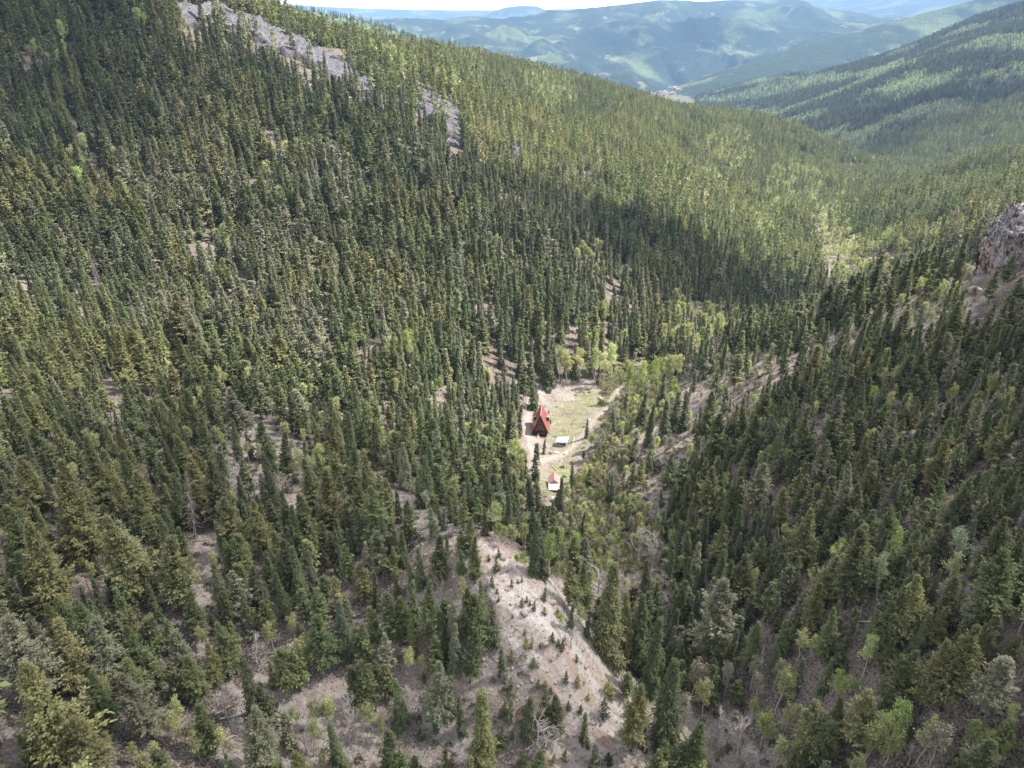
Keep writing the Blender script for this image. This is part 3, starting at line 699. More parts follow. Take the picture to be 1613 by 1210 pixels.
# hand-placed trees: kind and tone, tip in photo pixels, length in photo pixels
HT = [t.split(',') for t in "Py,87,664,84 Ps,138,624,89 Pg,192,611,97 Py,136,691,134 Py,186,674,97 Pg,232,682,74 Ps,255,704,65 Pg,279,689,78 Ns,279,739,112 Py,33,722,104 Py,78,736,175 Pg,93,749,149 Py,177,754,78 Py,218,745,84 Ps,6,721,74 Py,9,771,93 Pg,24,646,84 Pg,48,674,84 Pg,37,611,71 Pg,89,626,74 Pd,115,680,48 Pg,4,624,56 Pg,257,600,80 Pg,292,617,84 Py,255,728,89 Py,175,809,145 Py,218,882,78 Py,255,848,115 Pg,273,824,89 Pg,236,819,61 Py,43,826,167 Pg,11,806,139 Ns,130,904,43 Pg,93,934,78 Pg,136,945,61 Pg,164,947,80 Py,203,962,56 Pg,231,967,71 Ps,266,992,80 Pg,203,988,74 Ps,132,982,104 Py,80,975,130 Ps,11,967,149 Pg,292,934,74 Pg,184,938,56 Py,43,1046,167 Pg,139,1063,93 Py,188,1020,52 Ps,205,1056,115 Py,119,1130,102 Pg,290,1030,80 Pg,264,1048,56 Ay,264,1121,60 Ay,244,1126,48 Ay,272,1097,56 Ay,206,1169,39 Ay,236,1167,43 Ay,167,1152,37 Pg,247,1177,56 Pg,33,1164,56 Pg,312,661,89 Ps,341,704,63 Pg,410,661,63 Pg,421,697,71 Pd,442,680,73 Sd,388,680,45 Pg,380,725,65 Pg,436,609,61 Pg,494,632,61 Sg,520,628,78 Sg,544,645,86 Sg,561,646,61 Py,527,712,71 Py,512,741,104 Pg,485,721,102 Ay,462,710,61 Ay,496,700,61 Ay,485,719,37 Pd,328,728,104 Py,295,719,104 Py,310,712,78 Pg,286,693,65 Py,399,786,89 Pg,447,771,86 Pg,421,790,61 Py,563,767,74 Sd,574,734,71 Ss,410,741,48 Bs,373,723,46 Bs,395,745,41 Bs,362,747,56 Bs,384,764,33 Bs,436,741,48 Pg,326,600,84 Ps,364,611,78 Ps,410,600,61 Pg,462,609,56 Sg,559,611,78 Sg,576,628,65 Sd,362,661,74 Pg,369,839,80 Pg,351,846,71 Pg,418,873,56 Sd,334,887,93 Ps,367,904,67 Pd,392,893,63 Pg,354,934,52 Pg,388,947,46 Pg,416,943,60 Sg,460,865,89 Sb,483,863,69 Pg,509,904,46 Py,527,910,56 Pg,544,858,61 Pg,518,839,45 Py,568,886,61 Ss,576,854,37 Pg,499,926,71 Sb,529,945,89 Ps,546,945,41 Pd,473,926,56 Pg,559,986,56 Pg,501,971,86 Py,360,982,46 Pg,284,904,65 Sg,529,893,24 Sg,563,804,67 Sb,529,833,56 Pg,488,830,61 Pg,457,802,78 Pg,433,830,71 Sg,438,902,71 Ay,423,980,52 Bs,393,993,52 Py,323,1005,78 Sd,380,1033,112 Pd,410,1082,65 Pg,308,1100,93 Ps,399,1121,104 Ps,447,1126,61 Pg,442,1013,78 Pg,462,1031,60 Pg,555,1043,71 Pg,572,1043,74 Sg,522,1136,80 Pg,468,1186,37 Pg,354,1190,37 Ay,302,1149,54 Ay,340,1149,56 Ay,509,1100,52 Ay,490,1104,48 Ay,494,1139,52 Bs,345,1082,52 Bs,544,1089,56 Bs,553,1119,48 Bs,566,1126,46 Ay,468,1009,56 Ay,479,1022,45 Bs,436,1041,45 Ay,462,1113,37 Bs,475,1152,37 Bs,486,1152,41 Sy,421,1037,46 Sg,588,665,74 Sy,608,699,52 Sg,623,704,45 Pg,620,674,56 Py,646,643,61 Ss,634,697,74 Sg,670,719,80 Sg,657,745,56 Ps,686,678,65 Sg,711,643,84 Sd,726,628,56 Sb,776,646,61 Pg,742,661,56 Sg,737,700,56 Ps,761,680,63 Pg,739,728,61 Pg,709,730,61 Py,743,767,22 Pd,792,699,60 Ay,815,691,56 Ay,820,715,52 Sd,843,697,60 Sd,807,760,63 Py,577,721,78 Sd,625,771,52 Py,606,773,61 Sg,692,784,43 Py,727,782,56 Sg,709,782,41 Pg,753,784,48 Ay,779,790,56 Sd,857,691,24 Bs,828,617,28 Sd,807,633,61 Sd,845,604,37 Sg,835,753,56 Sd,850,758,61 Sg,683,615,48 Sg,659,620,61 Sg,755,643,37 Pd,688,837,82 Sg,681,796,48 Py,739,817,56 Pg,724,833,45 Pg,746,848,71 Pg,726,869,45 Sg,659,861,63 Sy,646,884,43 Ss,571,854,46 Pd,590,837,69 Py,618,865,45 Sd,605,811,71 Pd,621,832,46 Pg,672,923,99 Pg,612,934,74 Pg,631,930,78 Sg,647,919,61 Sd,588,899,61 Pg,588,958,56 Pg,737,923,89 Sg,759,915,52 Pg,748,941,80 Sd,778,958,56 Sg,768,975,45 Ss,711,945,80 Pg,701,941,56 Sy,646,979,56 Ss,714,982,71 Pg,737,997,80 Pg,683,1005,56 Sd,694,962,74 Sg,703,843,33 Yd,781,878,24 Yd,770,873,11 Yd,775,906,19 Yd,783,926,9 Yd,806,912,13 Yd,822,908,9 Yd,816,912,7 Yd,822,941,15 Yd,830,938,11 Yd,841,945,17 Yd,835,945,9 Yg,807,966,8 Yd,785,863,15 Yd,785,939,9 Yd,858,926,20 Yd,858,956,13 Yy,826,990,11 Yy,830,1003,19 Yy,837,1008,13 Yg,851,1012,9 Ag,785,824,30 Ay,794,830,37 Ay,807,828,33 Ay,826,869,33 Ag,815,874,19 Ay,828,828,33 Sd,843,817,87 Sd,856,846,65 Sd,763,800,43 Sd,698,800,35 Sg,718,800,28 Sd,774,800,37 Sb,792,1018,50 Sg,625,1069,74 Ps,685,1041,99 Sb,685,1115,35 Sd,707,1067,63 Sd,726,1100,58 Sy,757,1074,141 Yg,703,1178,32 Yg,789,1147,33 Sd,832,1091,69 Ss,805,1102,35 Yg,794,1104,24 Yg,806,1024,20 Yg,805,1067,20 Pg,608,1145,78 Pg,636,1182,46 Pg,655,1188,37 Ps,603,1000,61 Pg,569,987,61 Pg,566,1045,74 Pg,577,1050,56 Pg,588,1043,46 Pg,608,1050,52 Ay,642,1022,46 Ay,660,1031,37 Ay,584,1106,56 Ay,601,1128,46 Bs,850,1132,84 Yg,824,1180,37 Yg,841,1035,17 Yd,848,1069,15 Yg,668,1058,17 Yd,701,1030,20 Ns,786,1113,20 Yg,807,1152,13 Py,905,887,78 Py,920,843,48 Pg,922,887,80 Sd,920,809,37 Sd,900,843,61 Sy,966,893,145 Sd,1024,880,74 Sy,998,934,115 Sg,1017,945,115 Sg,1035,958,138 Sd,1061,958,84 Sg,1058,869,56 Sd,1074,824,71 Sd,1108,880,74 Sd,1089,880,52 Sb,1102,934,71 Ps,1138,915,130 Sd,1113,804,78 Ay,875,884,41 Ay,888,887,33 Ag,883,830,65 Ag,907,839,60 Ag,870,845,65 Ay,916,949,48 Bs,944,887,71 Bs,985,897,56 Bs,1013,819,65 Bs,1035,835,61 Sb,901,949,45 Yd,879,958,11 Ag,881,964,24 Yd,871,995,17 Yd,880,1006,13 Yg,886,1006,20 Bs,901,982,39 Ay,965,882,37 Sg,1074,912,84 Sg,926,967,37 Py,1006,1078,106 Sy,924,1123,48 Pd,877,1091,71 Pd,859,1093,61 Sg,1065,1041,130 Pg,1095,1143,84 Pg,1048,1169,56 Pg,1125,1050,69 As,1097,1041,63 Ay,1119,1071,65 As,1080,1095,69 Ay,1037,1111,33 Bs,1136,1106,69 Yd,893,1056,20 Yy,909,1063,20 Yy,959,1069,24 Yy,964,1084,17 Yy,927,1091,11 Yd,952,1091,39 Yg,859,1072,13 Yd,868,1082,11 Yd,896,1104,15 Yd,915,1110,14 Yd,909,1031,13 Sd,1015,1147,32 Pg,991,1058,45 Yd,926,1169,11 Ps,942,1173,46 Yd,960,1184,20 Bs,942,1106,35 Bs,978,1164,41 Bs,1071,996,52 Bs,1006,1182,33 Yy,890,1178,20 Yy,873,1186,15 Yy,857,1190,13 Sd,988,615,52 Sd,1013,619,56 Sd,970,646,48 Sd,1026,635,69 Sd,1053,624,74 Sd,1071,613,65 Sd,1084,617,61 Sd,1046,585,56 Sd,925,660,30 Sd,1001,684,41 Ss,1030,686,61 Pg,1122,619,74 Pg,1135,652,84 Py,1130,736,89 Pg,1078,721,56 Pg,1057,712,56 Pd,1085,758,46 Sd,886,749,71 Pg,1146,611,41 Yd,950,717,11 Sd,960,753,37 Sd,942,738,22 Sd,968,749,46 Pg,929,739,37 Pg,1026,721,30 Sd,999,728,37 Sd,992,797,37 Yd,920,808,19 Sg,1044,771,28 Ns,1037,773,56 Ag,979,667,28 Ag,983,645,24 Ag,999,645,24 Pg,1191,656,80 Py,1209,609,74 Ps,1326,617,93 Pd,1367,604,80 Pg,1395,635,61 Ps,1416,650,97 Pg,1282,617,52 Pg,1276,660,65 Ps,1302,697,78 Pg,1332,689,60 Pg,1373,680,74 Py,1265,728,65 Pg,1273,753,74 Ps,1349,730,97 Py,1239,767,74 Pg,1310,771,71 Ps,1204,730,93 Pg,1163,749,74 Ps,1416,749,84 Yg,1241,615,22 Ag,1213,702,28 Ag,1248,710,33 Ay,1178,643,22 Sd,1254,589,46 Pg,1297,589,65 Pg,1152,762,74 Pg,1174,880,87 Pg,1159,884,78 Sb,1168,962,65 Pg,1196,971,89 Pg,1220,915,67 Sg,1241,975,78 Pg,1237,880,56 Py,1276,806,93 Pg,1304,835,46 Py,1313,876,80 Pg,1364,843,121 Py,1293,912,87 Ps,1263,936,60 Pg,1321,956,93 Sg,1142,869,71 Py,1144,828,65 Pg,1187,846,41 Pg,1204,848,61 Ag,1328,848,46 Ag,1315,854,37 Aw,1403,874,73 Ay,1280,895,28 Pg,1410,949,84 Pg,1418,932,93 Ay,1287,999,43 Ay,1269,993,48 Ns,1362,954,56 Sd,1347,962,65 As,1153,1039,61 As,1194,1033,56 As,1198,1063,48 As,1230,1039,52 Ay,1237,1054,67 As,1252,1076,24 Sb,1261,1031,65 Sg,1310,1035,61 Ag,1321,1050,50 Ag,1336,1063,45 Ag,1354,1072,28 Ay,1380,1004,67 Pg,1166,1067,46 Bs,1174,1121,80 Bs,1189,1171,46 Ag,1194,1100,37 Ag,1213,1121,61 Ay,1248,1106,56 Py,1295,1111,84 Pg,1325,1100,74 Pg,1315,1126,84 Py,1373,1091,97 Ay,1390,1123,84 Ag,1375,1152,56 Ag,1414,1149,65 Ay,1235,1158,52 Ag,1258,1177,37 Sg,1129,1050,52 Ns,1209,1015,74 Ns,1295,1089,26 Ns,1276,1104,28 Pg,1276,1171,46 Sg,1351,1164,46 Py,1473,617,48 Pg,1463,643,56 Ps,1484,637,56 Ps,1549,633,80 Pg,1527,622,74 Py,1586,656,93 Pg,1497,661,93 Pg,1436,700,74 Ps,1411,749,80 Sg,1430,764,65 Ag,1484,773,37 Pg,1527,754,71 Pg,1599,738,80 Ps,1556,779,61 Ps,1610,689,71 Pg,1467,782,56 Ag,1502,604,48 Ag,1437,619,37 Ay,1409,617,43 Ps,1581,604,61 Ps,1512,721,48 Ag,1417,830,58 Ag,1506,832,41 Aw,1525,832,80 Ay,1510,869,74 Pg,1467,878,84 Pg,1437,906,89 Py,1458,910,104 Py,1493,954,71 Sg,1484,893,74 Pg,1592,819,102 Pg,1594,874,130 Pg,1610,837,74 Pg,1400,939,89 Pg,1478,824,65 Sd,1543,822,80 Py,1538,985,145 Py,1493,1013,121 Pg,1436,1018,97 Ps,1594,1024,112 Pg,1607,1004,56 Ag,1428,1106,84 Ay,1471,1134,74 As,1493,1141,71 Ag,1542,1134,54 Ag,1569,1156,56 Ag,1590,1171,46 Pg,1592,1128,65 Bs,1443,1171,37 Ag,1534,1188,22 Pd,1367,431,56 Pd,1332,450,48 Pd,1346,453,46 Pd,1393,461,67 Pd,1412,438,56 Ps,1434,440,48 Pd,1443,416,48 Pd,1393,433,37 Pd,1320,474,43 Pg,1337,490,41 Pg,1324,502,37 Pg,1361,474,46 Pd,1518,394,43 Pd,1490,397,37 Pd,1473,412,30 Pd,1462,442,32 Ag,1475,433,28 Ag,1495,438,22 Ag,1521,425,20 Pd,1421,498,89 Pg,1434,516,65 Py,1386,516,84 Pg,1358,524,33 Ps,1512,528,80 Pg,1551,531,74 Pg,1583,513,61 Py,1560,487,46 Pg,1536,503,56 Pg,1519,483,43 Pg,1490,490,37 Py,1477,531,60 Pg,1601,468,48 Pg,1456,561,56 Py,1365,548,74 Pg,1345,561,61 Pg,1387,557,61 Ps,1603,516,46 Ps,1603,570,65 Pg,1499,453,37 Pg,1573,427,56 Pg,1596,401,46 Ag,1514,464,17 Pg,1471,509,37 Py,1289,540,89 Py,1166,556,61 Pg,1133,581,45 Sd,1081,536,63 Sd,1055,566,28 Pd,1144,529,56 Pg,1170,536,46 Pg,1215,556,32 Pg,1233,523,45 Pg,1189,551,33 Pg,1248,504,41 Pg,1282,482,61 Pg,1299,501,46 Ns,1315,514,41 Pg,1334,542,56 Pd,1315,473,46 Pg,1267,504,46 Pg,1219,504,46 Ps,1193,504,46 Pg,1206,512,43 Yg,1243,571,37 Yg,1193,594,32 Ay,1049,510,46 Ay,1064,514,43 Ay,1092,508,46 Ay,1114,510,37 Ay,1135,493,48 Ay,1152,499,37 Ay,1168,503,37 Yd,1245,530,22 Ay,917,539,65 Ay,939,537,65 Ay,954,541,69 Ay,968,539,59 Ay,897,547,59 Ag,882,543,59 Ag,980,582,49 Ag,989,578,49 Ag,1003,570,55 Ag,1019,568,55 Ag,1033,564,55 Ag,1046,562,49 Ay,1060,559,47 Ay,1074,557,49 Ag,784,682,39 Ag,819,707,49 Ag,778,721,49 As,968,633,39 As,948,676,43 Ay,940,727,43 Ay,921,731,39 As,968,737,39 Ay,997,729,35 Sd,837,555,65 Sd,866,547,65 Sd,841,586,59 Sd,944,574,31 Sd,817,637,51 Sd,801,645,57 Sg,784,629,65 Sb,866,647,20 Bs,888,664,22 Bs,870,686,20".split()]
tk = np.array([t[0] for t in HT]); tx = np.array([int(t[1]) for t in HT], float); ty = np.array([int(t[2]) for t in HT], float); tl = np.array([int(t[3]) for t in HT], float)
vx, vy = PW / 2, PH / 2 + F * CP / SP
ux, uy = vx - tx, vy - ty; ul = np.hypot(ux, uy)
bx, by = tx + ux / ul * tl, ty + uy / ul * tl
hx, hy, hz, ok = hit(bx, by)
vt = (PH / 2 - ty) / F
hh = hy * (vt * CP - SP) / (CP + vt * SP) + CAMH - hz
lim = {'P': (5, 27), 'S': (5, 29), 'A': (3, 19), 'B': (3, 19), 'N': (2.5, 20), 'Y': (1.0, 5.5)}
print("tree heights", {k: (round(float(np.percentile(hh[[t[0] == k for t in tk]], q)), 1)) for k in 'PSABNY' for q in (50,)}, {k: (round(float(np.percentile(hh[[t[0] == k for t in tk]], 95)), 1)) for k in 'PSABNY'})
hc = np.array([min(max(h_, lim[k[0]][0]), lim[k[0]][1]) for h_, k in zip(hh, tk)])

rs = np.random.RandomState(5)
X, Y, Z, PX, PY, DP = scatter(4.9, -720, 1350, 5, 1700, 1)
n = len(X)
tonen = fbm(X / 45, Y / 45, 3, 21); spec = fbm(X / 70, Y / 70, 3, 22); thin = fbm(X / 30, Y / 30, 3, 23)
H = np.clip(rs.normal(15.0, 3.2, n), 6.5, 24) * (0.85 + .3 * fbm(X / 60, Y / 60, 2, 29))
low = PY > 610
H = np.where(low & (PX < 780), np.clip(rs.normal(10.5, 2.6, n), 4, 15), H)
H = np.where(low & (PX >= 780), np.clip(rs.normal(10, 2.5, n), 4, 15), H)
H = np.where(DP > 800, H * .86, H)
def any_poly(polys, px, py):
    r_ = np.zeros(np.shape(px), bool)
    for p in polys: r_ |= in_poly(px, py, p)
    return r_
tipx, tipy, _ = project(X, Y, Z + H)
drop = any_poly([SCREE, CLEAR], PX, PY) | any_poly([SCREE, CLEAR], (tipx + PX) / 2, (tipy * .3 + PY * .7)) & low
drop |= any_poly(OPEN, PX, PY) & (rs.rand(n) > np.where(PX > 1000, .15, .10))
drop |= any_poly([WILLOW], PX, PY) & (rs.rand(n) > .10)
inval = any_poly([VALLEY], PX, PY)
drop |= inval & (rs.rand(n) > .7)
for q, keepq in zip(CLIFFS, (.2, .3, .15)):
    cv = in_poly(PX, PY, q) | in_poly(tipx, tipy, q) | in_poly((PX + tipx) / 2, (PY + tipy) / 2, q)
    drop |= cv & (rs.rand(n) > keepq)
drop |= ((thin < .30) | (rs.rand(n) < .06)) & ~low
for ln, w_ in zip(TRACK, (16, 6, 6, 6, 3)): drop |= seg_dist(PX, PY, ln) < w_
ul = (PX < 760) & (PY < 380); H = np.where(ul, H * 1.28, H); drop |= ul & (rs.rand(n) < .22)
drop |= low & (PX < 800) & (rs.rand(n) < .25)
for i0 in range(0, n, 5000):
    d_ = np.hypot(X[i0:i0 + 5000, None] - hx, Y[i0:i0 + 5000, None] - hy)
    drop[i0:i0 + 5000] |= (d_ < np.where(PX[i0:i0 + 5000] > 900, 2.3, 3.0)[:, None]).any(1)
# keep the cabin clear of anything in front
drop |= (tipx > 826) & (tipx < 905) & (tipy < 790) & (PY > 640) & (PY < 860)
K = np.where(spec + rs.normal(0, .12, n) > .5, 'S', 'P')
K = np.where((PY > 350) & (PX > 650) & (PX < 1300) & (rs.rand(n) < .5), 'S', K)
def near_pts(pts, rad):
    r_ = np.zeros(n, bool)
    for (qx, qy, qr) in pts: r_ |= np.hypot((PX - qx), (PY - qy)) < qr * rad
    return r_
aspen_spots = near_pts([(150, 300, 55), (90, 100, 30), (225, 75, 22), (460, 260, 22), (940, 560, 45), (1085, 525, 42), (1140, 515, 35), (630, 90, 45), (720, 120, 35), (860, 140, 35), (1330, 330, 22), (1320, 400, 40), (1400, 400, 35), (1250, 300, 45),
                        (880, 155, 30), (1150, 240, 40), (1100, 300, 40), (620, 560, 30), (800, 700, 40), (700, 640, 30), (340, 400, 30), (930, 420, 25), (1470, 460, 30), (1200, 360, 30)], 1.0)
K = np.where(aspen_spots & (rs.rand(n) < .5) | inval & (rs.rand(n) < .65) | (rs.rand(n) < .02), 'A', K)
dead = (rs.rand(n) < .025) | (near_pts([(690, 250, 60), (640, 130, 50), (780, 250, 45), (300, 200, 60), (880, 330, 60)], 1) & (rs.rand(n) < .16))
K = np.where(dead & (K != 'A'), 'N', K)
H = np.where(K == 'A', H * .68, H)
t2 = tonen + rs.normal(0, .13, n)
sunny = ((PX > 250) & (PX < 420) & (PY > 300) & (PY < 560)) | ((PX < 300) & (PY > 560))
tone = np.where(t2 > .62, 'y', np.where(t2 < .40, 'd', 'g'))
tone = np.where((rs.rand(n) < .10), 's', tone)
tone = np.where(sunny & (rs.rand(n) < .5), 'y', tone); tone = np.where(((PX > 230) & (PX < 560) & (PY > 310) & (PY < 600)) & (rs.rand(n) < .35), 's', tone)  # sunlight put into the colour: yellower, paler tints on the sunlit slope
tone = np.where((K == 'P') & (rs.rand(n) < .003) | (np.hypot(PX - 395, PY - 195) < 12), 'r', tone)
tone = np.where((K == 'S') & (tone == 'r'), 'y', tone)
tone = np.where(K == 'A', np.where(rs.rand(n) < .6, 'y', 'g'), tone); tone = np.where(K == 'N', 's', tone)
KT = np.char.add(K.astype('<U1'), tone.astype('<U1'))
kp = ~drop
# extra aspens, bare trees and saplings on the open ground
EX = []
# understorey filling the near right slope and the left slope between the hand-placed trees
gx_, gy_, gz_, gpx_, gpy_, gdp_ = scatter(3.7, -220, 260, 0, 300, 44)
r6 = np.random.RandomState(46).rand(len(gx_), 4)
gn = np.array([np.min(np.hypot(hx - a, hy - b_)) for a, b_ in zip(gx_, gy_)])
gm = (gpy_ > 560) & (gn > 2.2) & ~any_poly([SCREE, CLEAR, WILLOW] + OPEN, gpx_, gpy_) & (r6[:, 0] < np.where(gpx_ > 950, .85, .5))
for ln, tw in zip(TRACK, (18, 8, 8, 8, 3)): gm &= seg_dist(gpx_, gpy_, ln) > tw
for i in np.where(gm)[0]: EX.append((('Pg', 'Pd', 'Sg', 'Sd', 'Pd', 'Sg', 'Ay')[int(r6[i, 1] * 7)], gx_[i], gy_[i], gz_[i], 4.5 + 5 * r6[i, 2]))
ax_, ay_, az_, apx, apy, adp = scatter(3.3, -160, 260, 30, 430, 9)
r9 = np.random.RandomState(9).rand(len(ax_), 4)
w_ = in_poly(apx, apy, WILLOW) & ~in_poly(apx, apy, CLEAR)
for ln, tw in zip(TRACK, (16, 7, 7, 6, 3)): w_ &= seg_dist(apx, apy, ln) > tw
nearA = np.array([np.min(np.hypot(hx - a, hy - b_)) for a, b_ in zip(ax_, ay_)])
opn = any_poly(OPEN, apx, apy) & ~any_poly([SCREE, CLEAR], apx, apy) & (nearA > 2)
for i in np.where(w_ & (nearA > 1.3) & (r9[:, 0] < .85))[0]: EX.append(('A' + ('g' if r9[i, 1] < (.6 if apy[i] < 640 else .12) else 'y' if r9[i, 1] < .6 else 's'), ax_[i], ay_[i], az_[i], 3.2 + 4 * r9[i, 2]))
for i in np.where(opn & (r9[:, 0] < np.where(apx > 950, .34, .16)))[0]: EX.append((('Bs', 'Ay', 'As')[int(r9[i, 1] * 3)], ax_[i], ay_[i], az_[i], 3 + 4.5 * r9[i, 2]))
for i in np.where(opn & (r9[:, 0] > .84))[0]: EX.append((('Yg', 'Yd', 'Yy')[int(r9[i, 1] * 3)], ax_[i], ay_[i], az_[i], 1.0 + 2.6 * r9[i, 2]))
print("extra", len(EX))
AK = np.r_[tk, KT[kp], [e[0] for e in EX]]
AX = np.r_[hx, X[kp], [e[1] for e in EX]]; AY = np.r_[hy, Y[kp], [e[2] for e in EX]]; AZ = np.r_[hz, Z[kp], [e[3] for e in EX]]
AH = np.r_[hc, H[kp], [e[4] for e in EX]]
AHand = np.r_[np.ones(len(tk), bool), np.zeros(len(AX) - len(tk), bool)]
TX, TY, TD = project(AX, AY, AZ + AH); BX, BY, BD = project(AX, AY, AZ)
size = np.hypot(TX - BX, TY - BY)
infr = (TX > 4) & (TX < PW - 4) & (BY > 12) & (TY < PH - 16) & seen(AX, AY, AZ, 1.0)
infr |= AHand
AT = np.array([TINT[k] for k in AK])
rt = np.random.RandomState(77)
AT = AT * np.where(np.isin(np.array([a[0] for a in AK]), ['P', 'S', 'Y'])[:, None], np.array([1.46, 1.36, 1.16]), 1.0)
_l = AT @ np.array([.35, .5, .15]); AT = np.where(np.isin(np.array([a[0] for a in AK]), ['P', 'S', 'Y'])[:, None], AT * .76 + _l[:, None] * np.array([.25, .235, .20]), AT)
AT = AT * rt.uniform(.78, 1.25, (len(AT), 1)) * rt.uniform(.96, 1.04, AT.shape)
print("trees", len(AX), {k: int((np.array([a[0] for a in AK]) == k).sum()) for k in 'PSABNY'})

# ------------------------------------------------------------------ words for the labels
TONEW = {'Pg': "olive green", 'Py': "yellow-green", 'Ps': "grey-green", 'Pd': "dark green", 'Pr': "rust-red", 'Sg': "green", 'Sd': "dark green", 'Sy': "olive", 'Ss': "grey-green", 'Sb': "blue-green",
         'Ay': "pale yellow-green", 'Ag': "fresh green", 'As': "sparse greyish", 'Aw': "whitish green", 'Bs': "leafless grey", 'Ns': "dead grey", 'Yg': "green", 'Yd': "dark green", 'Yy': "yellow-green"}
PLACES = [([SCREE], "on the scree chute"), ([CLEAR], "in the cabin clearing"), ([VALLEY], "along the distant valley track"), ([WILLOW], "in brush right of the cabins")]
def place(px, py, x, y):
    for pol, w in PLACES:
        if any_poly(pol, np.array([px]), np.array([py]))[0]: return w
    if min(math.hypot(px - a, py - b_) for a, b_ in SCREE) < 45: return "beside the scree chute"
    if math.hypot(px - 850, py - 680) < 60: return "close to the red-roofed cabin"
    if any_poly(OPEN, np.array([px]), np.array([py]))[0]: return "on bare stony ground"
    if y < 330 and px > 940 and py > 500: return "on the near right slope"
    if px < 800 and py > 780: return "on the near left slope"
    if px > 1180 and py < 520: return "on the sunny right ridge" if px < 1330 else "on the right hillside"
    if py < 260: return "high on the left mountainside"
    if px > 850 and py > 700: return "along the creek gully"
    return "on the left mountainside"
KINDW = {'P': ("pine", "pine_tree", "pines scattered over the slopes"), 'S': ("spruce", "spruce_tree", "spruces scattered over the slopes"), 'A': ("aspen", "aspen_tree", "aspens coming into leaf"),
         'B': ("tree", "bare_tree", "leafless trees"), 'N': ("snag", "dead_tree", "dead standing trees"), 'Y': ("sapling", "young_conifer", "young conifers on open ground")}
ONES = "zero one two three four five six seven eight nine ten eleven twelve thirteen fourteen fifteen sixteen seventeen eighteen nineteen".split()
TENS = "x x twenty thirty forty fifty sixty seventy eighty ninety".split()
def num(v):
    v = int(min(max(v, 0), 99)); return ONES[v] if v < 20 else TENS[v // 10] + ("-" + ONES[v % 10] if v % 10 else "")
def frac(v):
    t_ = int(round(v * 10)); return num(t_ // 10) + " point " + ONES[t_ % 10]
used_labels = set()
def tree_label(k, i, rank):
    w = ("tall", "medium", "short")[rank]; X_ = TX[i] / PW * 100; Y_ = max(TY[i], 0) / PH * 100
    h = "%s %s %s" % (w, TONEW[k], KINDW[k[0]][0])
    lb = "%s %s, tip %s percent across, %s down" % (h, place(BX[i], BY[i], AX[i], AY[i]), num(X_), num(Y_))
    if lb in used_labels: lb = "%s, tip %s percent across, %s percent down the photo" % (h, frac(X_), num(Y_))
    if lb in used_labels: lb = "%s, tip %s percent across, %s percent down" % (h, frac(X_), frac(Y_))
    used_labels.add(lb); return lb

ra = np.random.RandomState(3)
K1 = np.array([a[0] for a in AK])
taken = np.zeros(len(AX), bool)
for k, cap in (('P', 300), ('S', 300), ('A', 300), ('B', 300), ('N', 200), ('Y', 300)):
    ids = np.where((K1 == k) & infr)[0]
    ids = ids[np.argsort(-size[ids])][:cap]
    taken[ids] = True
    s_sorted = np.sort(size[ids])[::-1] if len(ids) else []
    kw, nm, grp = KINDW[k]
    for c_, i in enumerate(ids):
        rank = 0 if c_ < len(ids) * .3 else 1 if c_ < len(ids) * .7 else 2
        s = float(AH[i]); v_ = ra.randint(NV[k]); wx = s * ra.uniform(.82, 1.1) * (1.12 if AK[i] == 'Sy' and size[i] < 60 else 1)
        if k in 'BN':
            o = link(nm, TRUNK[k, v_], loc=(AX[i], AY[i], AZ[i]), label=tree_label(AK[i], i, rank), cat="tree" if k == 'B' else "dead tree", group=grp)
            if k == 'B': wx *= 1.25
        else:
            o = link(nm, None, loc=(AX[i], AY[i], AZ[i]), label=tree_label(AK[i], i, rank), cat=kw + " tree" if k != 'Y' else "sapling", group=grp)
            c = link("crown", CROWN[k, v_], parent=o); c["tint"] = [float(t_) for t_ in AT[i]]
            link("trunk", TRUNK[k, v_], parent=o)
        o.scale = (wx, wx, s)
        o.rotation_euler = (ra.normal(0, .03), ra.normal(0, .03), ra.uniform(0, 6.283))
    print(k, len(ids), "smallest px", round(float(s_sorted[-1]), 1) if len(ids) else 0)

rest = ~taken & ~(AHand & ~infr)
def put(name, coll, m_, label, cat, nv, sxy=1.0):
    if m_.any(): mass(name, coll, AX[m_], AY[m_], AZ[m_], AH[m_], AT[m_], label, cat, nv, np.random.RandomState(4).uniform(.85, 1.2, m_.sum()) * sxy)
DD = BD
put("pine_forest", T_MID['P'], rest & (K1 == 'P') & (DD < 520), "dense olive pines packed over the left mountainside", "forest", 10)
put("spruce_forest", T_MID['S'], rest & (K1 == 'S') & (DD < 560), "dense dark spruces packed between the pines on the left mountainside", "forest", 10)
AT = np.where(((BD > 520) & (K1 != 'A'))[:, None], AT * np.array([1.34, 1.34, 1.12]), AT)  # brighter tints on far trees stand in for sun on the ridge
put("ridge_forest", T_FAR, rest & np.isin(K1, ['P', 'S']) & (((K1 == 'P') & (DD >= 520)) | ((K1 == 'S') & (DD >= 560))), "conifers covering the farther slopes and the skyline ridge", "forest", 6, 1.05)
put("aspen_grove", T_MID['A'], rest & (K1 == 'A') & (DD < 600), "pale green aspens mixed into the conifer forest", "forest", 6)
put("distant_aspens", T_AFAR, rest & (K1 == 'A') & (DD >= 600), "pale aspens along the distant valley floor", "forest", 4)
put("dead_timber", T_MID['N'], rest & (K1 == 'N'), "grey dead conifers standing among the living ones", "dead trees", 3)

